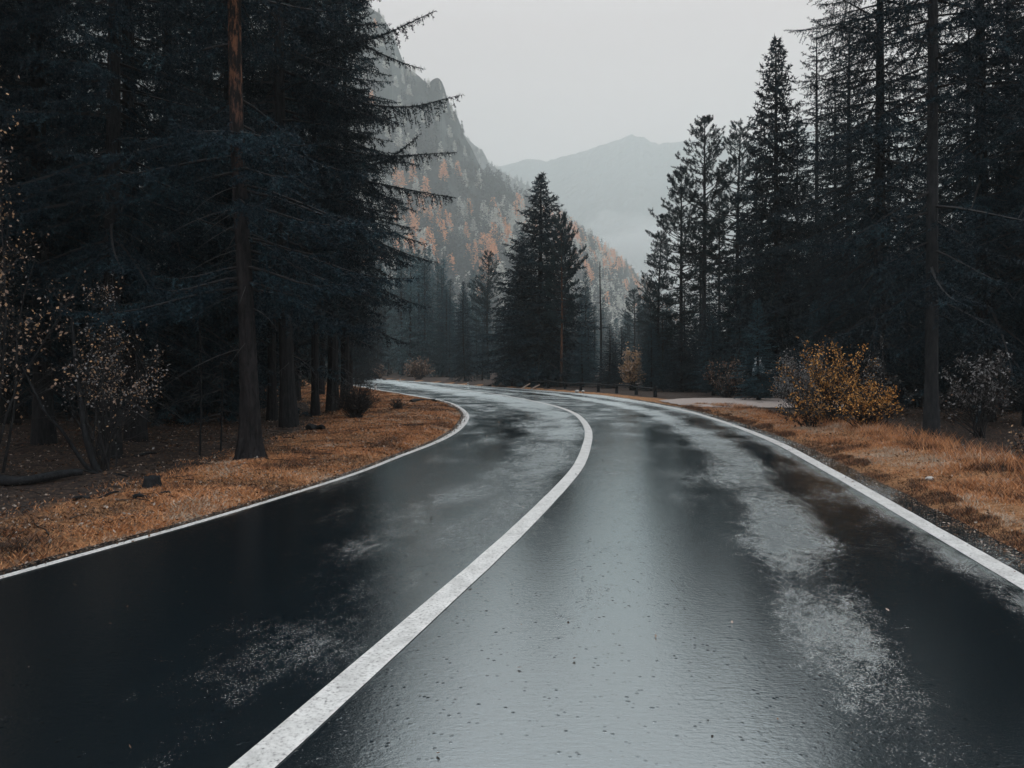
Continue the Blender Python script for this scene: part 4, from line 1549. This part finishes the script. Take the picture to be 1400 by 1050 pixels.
# ------------------------------------------------------------------ log fence, poles, markers, walker
def log_fence(name, pts, label, hgt=.62):
    P = np.array([ground_pt(*p) for p in pts])
    P = resample(P, 2.2)
    t = thing(name, (P[0][0], P[0][1], 0), label, 'fence')
    rg = rng_(int(P[0][1] * 10))
    for p in P:
        z = gz(*p)
        m = MB().tube([[p[0] - P[0][0], p[1] - P[0][1], z - .1], [p[0] - P[0][0] + .01, p[1] - P[0][1], z + hgt * (1 + .08 * rg.normal())]], [.085, .075], 7)
        link('post', m.mesh('post', BARK_DARK, True), t)
    for a, b in zip(P[:-1], P[1:]):
        za, zb = gz(*a) + hgt * .8 + .03 * rg.normal(), gz(*b) + hgt * .8 + .03 * rg.normal()
        n2 = np.array([-(b - a)[1], (b - a)[0]])
        n2 /= np.linalg.norm(n2)
        s = -.13
        q = lambda c, z, e: [c[0] - P[0][0] + n2[0] * s + e * (b - a)[0], c[1] - P[0][1] + n2[1] * s + e * (b - a)[1], z]
        m = MB().tube([q(a, za, -.04), q((a + b) / 2, (za + zb) / 2 - .02, 0), q(b, zb, .04)], [.042, .04, .038], 7)
        link('rail', m.mesh('rail', BARK_DARK, True), t)


log_fence('log_fence', [(700, 529), (760, 532), (830, 537.5), (880, 542), (918, 546.5)], 'low dark log fence along the far verge of the bend', .5)


def pale_pole(px, px2, py2, base, label):
    b = ground_pt(px, base)
    Y = b[1]
    e = np.array([(px2 - 700) / 1000 * Y, Y + .1, zat(py2, Y)])
    m = MB().tube([[0, 0, 0], [(e[0] - b[0]) * .5, .05, e[2] * .5 + .02], [e[0] - b[0], .1, e[2]]], [.05, .045, .038], 7)
    o = link('wooden_pole', m.mesh('wooden_pole', flat_mat('peeled_wood', (.22, .17, .14), (.36, .28, .23), 6, .8, 0, (1, 1, .3)), True))
    o.location = (b[0], b[1], gz(*b))
    tag(o, label, 'pole')


pale_pole(712, 725, 523, 531.6, 'peeled pale pole leaning on the far verge, longer of two')
pale_pole(726, 738, 525.5, 532.0, 'shorter peeled pale pole leaning beside the longer one')


def marker(px, base, top, label):
    b = ground_pt(px, base)
    H = zat(top, b[1])
    mw = flat_mat('marker_white', (.62, .63, .63), (.76, .77, .77), 4, .5)
    mk = flat_mat('marker_black', (.02, .02, .02), (.035, .035, .035), 4, .5)
    t = thing('marker_post', (b[0], b[1], max(gz(*b), 0)), label, 'marker post')
    w = .055
    link('post', MB().tube([[0, 0, -.05], [0, 0, H * .66]], [w, w], 8).mesh('post', mw, True), t)
    link('reflector_band', MB().tube([[0, 0, H * .66], [0, 0, H * .86]], [w * 1.06, w * 1.06], 8).mesh('reflector_band', mk, True), t)
    link('cap', MB().tube([[0, 0, H * .86], [0, 0, H]], [w, w * .7], 8).mesh('cap', mw, True), t)


marker(513.5, 532.6, 524.5, 'white marker post on the inside verge where the road vanishes')
marker(547, 522.4, 518.2, 'white marker post on the far verge near the vanishing road')
marker(640, 528.0, 524.0 - 1.5, 'white marker post on the far verge opposite the orange bend')


def walker():
    b = ground_pt(1037, 546)
    Y = b[1]
    H = 1.72
    t = thing('person', (b[0], b[1], gz(*b)), 'person in grey-blue hooded jacket and dark trousers seen from behind near bushes', 'person', rz=.15)
    skin_m = flat_mat('skin', (.35, .22, .16), (.42, .28, .21), 5, .5)
    troup = flat_mat('trousers', (.012, .013, .016), (.025, .026, .03), 20, .8)
    jack = flat_mat('jacket', (.22, .30, .34), (.34, .43, .47), 16, .6)
    pale = flat_mat('pale_cloth', (.68, .74, .76), (.8, .85, .86), 12, .7)

    def skinned(name, verts, edges, radii, mat, root):
        me = bpy.data.meshes.new(name)
        me.from_pydata(verts, edges, [])
        me.materials.append(mat)
        o = link(name, me, t)
        sk = o.modifiers.new('skin', 'SKIN')
        for v, r in zip(me.skin_vertices[0].data, radii):
            v.radius = r if hasattr(r, '__len__') else (r, r)
        me.skin_vertices[0].data[root].use_root = True
        sk.use_smooth_shade = True
        sub = o.modifiers.new('sub', 'SUBSURF')
        sub.levels = sub.render_levels = 2
        return o
    # one continuous body, walking away: pelvis, spine, neck, head, arms, legs
    V = [(0, 0, .92), (0, .01, 1.12), (0, .02, 1.34), (0, .03, 1.46), (0, .035, 1.54), (0, .05, 1.63), (0, .05, 1.70),
         (-.17, .02, 1.40), (-.22, -.03, 1.14), (-.21, .05, .92), (-.21, .08, .84),
         (.17, .02, 1.40), (.22, .04, 1.14), (.21, .12, .93), (.21, .16, .86),
         (-.09, .0, .86), (-.10, .10, .50), (-.10, .05, .09), (-.10, .18, .04),
         (.09, .0, .86), (.10, -.02, .50), (.10, -.20, .12), (.10, -.12, .04)]
    E = [(0, 1), (1, 2), (2, 3), (3, 4), (4, 5), (5, 6), (2, 7), (7, 8), (8, 9), (9, 10), (2, 11), (11, 12), (12, 13), (13, 14), (0, 15), (15, 16), (16, 17), (17, 18), (0, 19), (19, 20), (20, 21), (21, 22)]
    Rd = [(.15, .11), (.14, .10), (.17, .10), .06, .07, .10, .06, .06, .048, .035, .03, .06, .048, .035, .03, .085, .06, .045, .035, .085, .06, .045, .035]
    skinned('body', V, E, Rd, troup, 0)
    skinned('jacket', [(0, 0, .88), (0, .01, 1.12), (0, .02, 1.36), (0, .03, 1.45), (-.17, .02, 1.40), (-.22, -.03, 1.14), (-.21, .04, .95), (.17, .02, 1.40), (.22, .04, 1.14), (.21, .11, .96)],
            [(0, 1), (1, 2), (2, 3), (2, 4), (4, 5), (5, 6), (2, 7), (7, 8), (8, 9)],
            [(.19, .15), (.18, .14), (.20, .135), .10, .078, .064, .052, .078, .064, .052], jack, 0)
    skinned('hood', [(0, .03, 1.46), (0, .04, 1.58), (0, .05, 1.69), (0, .05, 1.74)], [(0, 1), (1, 2), (2, 3)], [(.12, .11), (.12, .125), (.105, .115), .05], pale, 1)
    # small pack with a pale strap across the lower back
    m = MB()
    c = (0, -.17, 1.22)
    link('backpack', MB().box((0, -.19, 1.22), (.30, .13, .40)).mesh('backpack', jack), t)
    link('pale_strip', MB().box((0, -.262, 1.05), (.30, .012, .045)).mesh('pale_strip', pale), t)
    o = [x for x in t.children if x.name.startswith('backpack')][0]
    bv = o.modifiers.new('bev', 'BEVEL')
    bv.width = .04
    bv.segments = 3


walker()


def stones():
    mat = flat_mat('pale_stone', (.30, .29, .28), (.5, .49, .47), 9, .8)
    rng = rng_(130)
    base = None
    for i, (px, py, s, lab) in enumerate([(1271, 663, .045, 'pale pebble in the right-hand grass beside the road'), (789, 536.6, .13, 'pale stone lying under the log fence, larger of two'), (797, 537, .10, 'smaller pale stone lying under the log fence'), (350, 633, .04, 'pale stone at the foot of the thick old conifer')]):
        p = ground_pt(px, py)
        import bmesh
        bm = bmesh.new()
        bmesh.ops.create_icosphere(bm, subdivisions=2, radius=s)
        for v in bm.verts:
            v.co *= 1 + .35 * float(fbm(v.co.x / s + i * 7, v.co.y / s, v.co.z / s, 3))
            v.co.z *= .7
        me = bpy.data.meshes.new('stone')
        bm.to_mesh(me)
        bm.free()
        me.materials.append(mat)
        o = link('stone', me)
        o.location = (p[0], p[1], gz(*p) + s * .45)
        tag(o, lab, 'stone')


stones()

# ------------------------------------------------------------------ mountains
def rock_material(name, rock1, rock2, wood1, wood2, zmid, zsoft):
    m, nt, out = new_mat(name)
    L = nt.links
    v = coords(nt)
    f = noise(nt, coords(nt, 'Object', (1, 1, .35)), .035, 8, .68)
    rk = ramp(nt, [(.36, rock1), (.62, rock2)], f)
    g = noise(nt, v, .09, 7, .7)
    wd = ramp(nt, [(.35, wood1), (.65, wood2)], g)
    geo = nt.nodes.new('ShaderNodeNewGeometry')
    sp = nt.nodes.new('ShaderNodeSeparateXYZ')
    L.new(geo.outputs['Normal'], sp.inputs[0])
    ad = N(nt, 'ShaderNodeMath', operation='MULTIPLY_ADD')
    ad.inputs[1].default_value = .9
    L.new(f, ad.inputs[0])
    L.new(sp.outputs['Z'], ad.inputs[2])
    sel = ramp(nt, [(.78, 0), (1.05, 1)], ad.outputs[0])
    mx = nt.nodes.new('ShaderNodeMixRGB')
    L.new(sel.outputs[0], mx.inputs[0])
    L.new(rk.outputs[0], mx.inputs[1])
    L.new(wd.outputs[0], mx.inputs[2])
    p = N(nt, 'ShaderNodeBsdfDiffuse')
    b = N(nt, 'ShaderNodeBump', i_Strength=1.0, i_Distance=5.0)
    L.new(f, b.inputs['Height'])
    L.new(b.outputs[0], p.inputs['Normal'])
    L.new(mx.outputs[0], p.inputs['Color'])
    L.new(p.outputs[0], out.inputs[0])
    return m


def mountain(name, ridge, base_Y, mat, nu, nv, rough, prof, seed, label=None, crag=0.0, cliff_px=None):
    rd = np.array(ridge, float)
    px = np.linspace(rd[0, 0], rd[-1, 0], nu)
    py = np.interp(px, rd[:, 0], rd[:, 1])
    Yr = np.interp(px, rd[:, 0], rd[:, 2])
    Zr = CAM_H + (500 - py) / 1000 * Yr
    v = np.concatenate([np.linspace(0, 1, nv), np.linspace(1, 1.7, 14)[1:]])
    vv = np.clip(v, 0, 1)[None]
    h = prof(vv, px[:, None])
    over = np.clip(v - 1, 0, 1)[None]
    Yb = base_Y(px) if callable(base_Y) else np.full(nu, base_Y)
    Yq = Yb[:, None] + (Yr - Yb)[:, None] * (vv ** .9) + over * 420
    Xq = ((px - 700) / 1000)[:, None] * Yq
    Zq = Zr[:, None] * h * (1 - over * .9) - .8
    fade = (np.sin(np.clip(vv, 0, 1) * PI) ** .6) * .9 + .1
    d = fbm(Xq / 60 + seed, Yq / 60, Zq / 60, 5)
    d2 = np.abs(fbm(Xq / 26 + seed, Yq / 26, Zq / 80, 4))
    low = sstep(0, .12, vv)
    Yq = Yq + low * (d * rough * fade + crag * (d2 - .25) * h)
    Zq = Zq + low * d * rough * .45 * np.clip(1 - vv, 0, 1)
    G = np.stack([Xq, Yq, Zq], 2)
    nvv = len(v)
    i = np.arange(nu - 1)[:, None] * nvv
    j = np.arange(nvv - 1)[None]
    f = np.stack([i + j, i + nvv + j, i + nvv + j + 1, i + j + 1], -1).reshape(-1, 4)
    o = link(name, MB().add(G.reshape(-1, 3), f).mesh(name, mat, False))
    tag(o, kind='structure')
    return px, v, G


M1 = [(-500, -560, 728), (150, -330, 756), (400, -80, 784), (460, -18, 805), (486, 0, 812), (500, 6, 814), (520, 18, 819), (536, 42, 823), (544, 64, 826), (552, 86, 828), (562, 96, 831), (572, 102, 834), (585, 113, 837), (592, 107, 838), (600, 105, 840), (606, 114, 842),
      (611, 132, 845), (617, 146, 848), (626, 160, 852), (636, 188, 856), (644, 200, 861), (650, 213, 865), (660, 234, 870), (668, 248, 876), (684, 256, 896), (700, 266, 916), (735, 290, 965), (775, 309, 1021), (800, 325, 1064), (830, 349, 1120), (850, 363, 1155), (880, 396, 1211), (900, 416, 1246),
      (930, 445, 1302), (960, 466, 1344), (1000, 488, 1400)]


def prof1(v, px):
    cl = 1 - sstep(640, 680, px)               # cliff part, left
    a = .62 * v ** 1.05
    steep = np.where(v < .72, a, .62 * .72 ** 1.05 + (1 - .62 * .72 ** 1.05) * ((v - .72) / .28) ** .85)
    gent = v ** 1.05
    return steep * cl + gent * (1 - cl)


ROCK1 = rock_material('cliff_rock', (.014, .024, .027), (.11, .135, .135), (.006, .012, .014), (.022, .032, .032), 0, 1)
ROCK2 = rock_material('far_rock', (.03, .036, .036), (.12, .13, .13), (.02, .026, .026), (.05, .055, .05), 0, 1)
px1, v1, G1 = mountain('mountain', M1, lambda p: 350 + .25 * np.clip(p - 450, 0, 900), ROCK1, 460, 110, 10, prof1, 3.0, crag=9)
M2 = [(300, -60, 1620), (520, 90, 1587), (600, 150, 1587), (628, 176, 1587), (640, 190, 1594), (650, 199, 1603), (660, 205, 1611), (668, 222, 1620), (680, 231, 1635), (700, 243, 1652), (740, 262, 1700), (765, 280, 1749), (780, 298, 1782), (800, 316, 1814), (830, 352, 1862), (870, 400, 1911), (930, 450, 1944), (1000, 480, 1976)]
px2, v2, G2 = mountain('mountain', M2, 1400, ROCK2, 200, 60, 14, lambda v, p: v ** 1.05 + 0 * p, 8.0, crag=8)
M3 = [(350, 280, 3300), (500, 262, 3300), (620, 240, 3280), (660, 231, 3260), (690, 226, 3240), (715, 219, 3240), (730, 217, 3240), (745, 221, 3240), (770, 214, 3240), (800, 207, 3240), (820, 199, 3240), (835, 195, 3240), (850, 189, 3240), (862, 184, 3240), (872, 186, 3240),
      (880, 188, 3240), (890, 195, 3240), (905, 196, 3240), (930, 194, 3240), (960, 190, 3240), (985, 185, 3240), (1000, 190, 3240), (1030, 196, 3240), (1060, 180, 3240), (1200, 160, 3240), (1400, 150, 3200), (1700, 120, 3160), (2000, 110, 3120)]
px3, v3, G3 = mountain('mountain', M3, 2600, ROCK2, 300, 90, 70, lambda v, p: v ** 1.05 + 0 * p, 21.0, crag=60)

# ---- trees on the slopes
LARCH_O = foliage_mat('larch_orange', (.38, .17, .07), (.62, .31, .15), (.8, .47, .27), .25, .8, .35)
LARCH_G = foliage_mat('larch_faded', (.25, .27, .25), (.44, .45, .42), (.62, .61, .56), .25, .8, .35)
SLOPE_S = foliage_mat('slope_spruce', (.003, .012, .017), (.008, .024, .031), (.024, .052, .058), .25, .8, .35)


def slope_tree(seed, H, R, n, zb, power, nl):
    rng = rng_(seed)
    mb = MB()
    t = rng.random(n) ** 1.0
    z = zb + (H - zb) * (1 - np.sqrt(1 - t * .985))
    tt = (z - zb) / (H - zb)
    e = (1 - tt) ** power
    lay = .80 + .30 * np.sin(z * 4.2 + rng.random() * 6)
    rr = R * e * lay * np.sqrt(rng.random(n))
    az = rng.random(n) * 2 * PI
    q = np.stack([np.cos(az) * rr, np.sin(az) * rr, z - rr * .25], 1)
    d = unit(np.stack([np.cos(az), np.sin(az), -.35 + .9 * tt], 1) + rng.normal(size=(n, 3)) * .35)
    s = unit(np.cross(d, rng.normal(size=(n, 3)))) * (nl * .30)
    l = nl * (.6 + .7 * rng.random(n)) * (.5 + .5 * e)
    V = np.stack([q - s, q + s, q + d * l[:, None]], 1).reshape(-1, 3)
    mb.add(V, np.arange(3 * n).reshape(-1, 3), 0)
    V0 = np.stack([[0, 0, -1.5], [0, 0, H * .55], [0, 0, H]])
    mb.tube(V0, [.22, .12, .03], 4, 1, False)
    return mb


def slope_forest():
    mats = {'s': [SLOPE_S, BARK_GREY], 'o': [LARCH_O, BARK_GREY], 'g': [LARCH_G, BARK_GREY]}
    geo = [slope_tree(200 + i, 17, R, 620, 1.2, pw, nl) for i, (R, pw, nl) in enumerate([(3.6, .85, 1.3), (3.0, .75, 1.2), (4.6, .7, 1.5), (4.1, .62, 1.4)])]
    pm = {}
    for k in mats:
        pm[k] = [g.mesh(k, mats[k]) for g in geo]
    rng = rng_(300)
    mids = []

    def sample(G, v, n, vlo, vhi):
        nu, nv = G.shape[:2]
        u = rng.random(n) * (nu - 2)
        w = vlo + (vhi - vlo) * rng.random(n)
        j = np.clip(np.interp(w, v, np.arange(nv)), 0, nv - 2.001)
        i0, j0 = u.astype(int), j.astype(int)
        a, b = (u - i0)[:, None], (j - j0)[:, None]
        P = G[i0, j0] * (1 - a) * (1 - b) + G[i0 + 1, j0] * a * (1 - b) + G[i0, j0 + 1] * (1 - a) * b + G[i0 + 1, j0 + 1] * a * b
        return P
    P = sample(G1, v1, 14000, .02, .99)
    px = P[:, 0] / P[:, 1] * 1000 + 700
    py = 500 - (P[:, 2] - CAM_H) / P[:, 1] * 1000
    vis = (px > 455) & (px < 960) & (py > -20)
    vis &= ~((px < 500) & (py > 300))
    P, px, py = P[vis], px[vis], py[vis]
    # drop some by spacing (coarse hash on pixel cells, nearer ones first)
    order = np.argsort(P[:, 1])
    grid = {}
    keep = []
    for i in order:
        c = (int(P[i, 0] / 7.0), int(P[i, 1] / 10.0))
        if c in grid:
            continue
        grid[c] = 1
        cliff = py[i] < 246 + (px[i] - 668) * .5 - 12 and px[i] < 690
        if cliff and rng.random() < .25:
            continue
        keep.append(i)
    P, px, py = P[keep], px[keep], py[keep]
    n = len(P)
    nz = fbm(px / 60, py / 60, 4.0, 3)
    # larch share: a diagonal golden belt across the lower slope
    belt = .8 * np.exp(-((py - (272 + .42 * (px - 640) * (px > 640))) / 45) ** 2) + .8 * np.exp(-((py - (330 + .15 * (px - 560))) / 50) ** 2) * (px < 680)
    r = rng.random(n)
    po = np.clip(.20 * belt + 1.4 * nz * belt, 0, .7)
    cliff = (py < 246 + (px - 668) * .5) & (px < 680)
    po = np.where(cliff | ((px < 620) & (py < 235)), .01, po)
    pg = np.where(cliff, .40, np.clip(.20 - .7 * fbm(px / 40, py / 40, 9.0, 2), .04, .6))
    kind = np.where(r < po, 'o', np.where(r < po + pg, 'g', 's'))
    depth_rank = np.argsort(P[:, 1])
    H = (17 + 11 * rng.random(n)) * np.where(cliff, .6, 1)
    size = H / P[:, 1]
    first = set(np.argsort(-size)[:110].tolist())
    rest = MB()
    allm = [SLOPE_S, LARCH_O, LARCH_G, BARK_GREY]
    lab = {'s': ('spruce_tree', 'dark hazy spruce on the lower mountain slope', 'dark spruces on the mountain slope'),
           'o': ('larch_tree', 'orange autumn larch glowing on the mountain slope', 'orange larches on the mountain slope'),
           'g': ('larch_tree', 'faded grey-beige larch on the mountain slope', 'faded larches on the mountain slope')}
    off = {'s': 0, 'o': 1, 'g': 2}
    for i in range(n):
        k = str(kind[i])
        gi = int(rng.integers(4))
        s = H[i] / 17
        a = rng.random() * 2 * PI
        if i in first:
            nm, lb, gp = lab[k]
            o = link(nm, pm[k][gi])
            o.location = P[i] - np.array([0, 0, .3])
            o.rotation_euler = (0, 0, a)
            wv = s * (.85 + .35 * rng.random())
            o.scale = (wv, wv, s)
            tag(o, lb, 'tree', gp)
        else:
            V = np.concatenate(geo[gi].v)
            F = np.concatenate(geo[gi].f)
            M = np.concatenate(geo[gi].m)
            nl = 620
            sel = np.arange(0, 620, 2) if P[i, 1] < 900 else np.arange(0, 620, 3)
            boost = 1.25 if P[i, 1] < 900 else 1.5
            T = V[:nl * 3].reshape(-1, 3, 3)[sel]
            c = T.mean(1, keepdims=True)
            T = c + (T - c) * boost
            V = T.reshape(-1, 3)
            F = np.arange(len(V)).reshape(-1, 3)
            ca, sa = math.cos(a), math.sin(a)
            W = np.stack([V[:, 0] * ca - V[:, 1] * sa, V[:, 0] * sa + V[:, 1] * ca, V[:, 2]], 1) * s + P[i] - np.array([0, 0, .3])
            rest.add(W, F, off[k])
    # far ridge
    Q = sample(G2, v2, 5200, .35, 1.0)
    qx = Q[:, 0] / Q[:, 1] * 1000 + 700
    Q = Q[(qx > 560) & (qx < 860)]
    for q in Q[:1500]:
        gi = int(rng.integers(4))
        V = np.concatenate(geo[gi].v)[:620 * 3].reshape(-1, 3, 3)[::5]
        c = V.mean(1, keepdims=True)
        V = (c + (V - c) * 1.9).reshape(-1, 3) * (.7 + .35 * rng.random())
        rest.add(V + q, np.arange(len(V)).reshape(-1, 3), 0 if rng.random() < .7 else 2)
    tag(link('forest', rest.mesh('forest', allm)), kind='stuff')


slope_forest()

# ------------------------------------------------------------------ haze, sky, sun, camera
def haze():
    m, nt, out = new_mat('haze_air')
    p = N(nt, 'ShaderNodeVolumePrincipled')
    p.inputs['Color'].default_value = (.905, .974, .972, 1)
    p.inputs['Density'].default_value = .00052
    p.inputs['Anisotropy'].default_value = .15
    nt.links.new(p.outputs[0], out.inputs['Volume'])
    mb = MB()
    x0, x1, y0, y1, z0, z1 = -3900, 3900, -400, 4200, -60, 1160
    mb.box(((x0 + x1) / 2, (y0 + y1) / 2, (z0 + z1) / 2), (x1 - x0, y1 - y0, z1 - z0))
    tag(link('haze', mb.mesh('haze', m)), kind='stuff')


haze()


def mist():
    """low cloud hanging in the valley mouth behind the wooded spur"""
    import bmesh
    m, nt, out = new_mat('mist_air')
    p = N(nt, 'ShaderNodeVolumePrincipled')
    p.inputs['Color'].default_value = (.97, .985, .985, 1)
    p.inputs['Density'].default_value = .002
    nt.links.new(p.outputs[0], out.inputs['Volume'])
    for k, (px, py, Y, rx, ry, rz) in enumerate([(862, 352, 1950, 150, 200, 75), (905, 398, 1900, 260, 200, 60), (850, 322, 2100, 110, 160, 60), (890, 365, 2050, 120, 200, 95), (835, 345, 2150, 120, 160, 40), (930, 350, 2150, 200, 200, 70), (875, 380, 1850, 170, 150, 45)]):
        bm = bmesh.new()
        bmesh.ops.create_icosphere(bm, subdivisions=4, radius=1)
        for v in bm.verts:
            v.co *= 1 + .9 * float(fbm(v.co.x * 1.5 + 9 * k, v.co.y * 1.5, v.co.z * 1.5, 4))
            v.co.x *= rx
            v.co.y *= ry
            v.co.z *= rz
        me = bpy.data.meshes.new('mist')
        bm.to_mesh(me)
        bm.free()
        me.materials.append(m)
        o = link('mist', me)
        o.location = ((px - 700) / 1000 * Y, Y, zat(py, Y))
        tag(o, kind='stuff')


mist()

SUN_EL, SUN_AZ = math.radians(58), math.radians(8)     # azimuth from +Y towards +X
w = bpy.data.worlds.new('World')
scene.world = w
w.use_nodes = True
nt = w.node_tree
nt.nodes.clear()
wo = nt.nodes.new('ShaderNodeOutputWorld')
bg = nt.nodes.new('ShaderNodeBackground')
bg.inputs['Strength'].default_value = .1
sky = nt.nodes.new('ShaderNodeTexSky')
sky.sky_type = 'NISHITA'
sky.sun_disc = False
sky.sun_elevation = SUN_EL
sky.sun_rotation = SUN_AZ
tc = nt.nodes.new('ShaderNodeTexCoord')
sp = nt.nodes.new('ShaderNodeSeparateXYZ')
nt.links.new(tc.outputs['Generated'], sp.inputs[0])
mp = nt.nodes.new('ShaderNodeMapping')
mp.inputs['Scale'].default_value = (1.2, 1.2, 5)
nt.links.new(tc.outputs['Generated'], mp.inputs['Vector'])
cn = nt.nodes.new('ShaderNodeTexNoise')
cn.inputs['Scale'].default_value = 2.2
cn.inputs['Detail'].default_value = 6
nt.links.new(mp.outputs[0], cn.inputs['Vector'])
# overcast deck: brighter overhead than at the horizon
el = ramp(nt, [(0.0, (8.5, 6.6, 6.2)), (.42, (8.1, 6.3, 6.0)), (.62, (11.5, 11.9, 12.3)), (.8, (17.5, 18.8, 20)), (1.0, (19.5, 21.3, 23))], sp.outputs['Z'])
cl = ramp(nt, [(.3, .93), (.7, 1.06)], cn.outputs['Fac'])
mu = N(nt, 'ShaderNodeMixRGB', blend_type='MULTIPLY')
mu.inputs[0].default_value = 1
nt.links.new(el.outputs[0], mu.inputs[1])
nt.links.new(cl.outputs[0], mu.inputs[2])
mx = nt.nodes.new('ShaderNodeMixRGB')
mx.inputs[0].default_value = .94
nt.links.new(sky.outputs[0], mx.inputs[1])
nt.links.new(mu.outputs[0], mx.inputs[2])
nt.links.new(mx.outputs[0], bg.inputs['Color'])
nt.links.new(bg.outputs[0], wo.inputs['Surface'])

sl = bpy.data.lights.new('sun', 'SUN')
sl.energy = 1.5
sl.angle = math.radians(18)
sl.color = (1.0, .96, .9)
so = bpy.data.objects.new('sun', sl)
COL.objects.link(so)
from mathutils import Vector
sd = Vector((math.sin(SUN_AZ) * math.cos(SUN_EL), math.cos(SUN_AZ) * math.cos(SUN_EL), math.sin(SUN_EL)))
so.rotation_euler = sd.to_track_quat('Z', 'Y').to_euler()
so.location = (0, 0, 60)

cam = bpy.data.cameras.new('camera')
cam.sensor_width = 36
cam.lens = 36 * 1000 / 1400
cam.shift_y = -25 / 1400
cam.clip_start = .05
cam.clip_end = 8000
co = bpy.data.objects.new('camera', cam)
COL.objects.link(co)
co.location = (0, 0, CAM_H)
co.rotation_euler = (PI / 2, 0, 0)
scene.camera = co

scene.render.engine = 'CYCLES'
cy = scene.cycles
cy.max_bounces = 6
cy.diffuse_bounces = 2
cy.glossy_bounces = 3
cy.transmission_bounces = 1
cy.volume_bounces = 2
cy.transparent_max_bounces = 4
cy.use_denoising = True
cy.sample_clamp_indirect = 4
scene.view_settings.view_transform = 'Standard'
scene.view_settings.look = 'None'
scene.view_settings.exposure = 0
scene.view_settings.gamma = 1
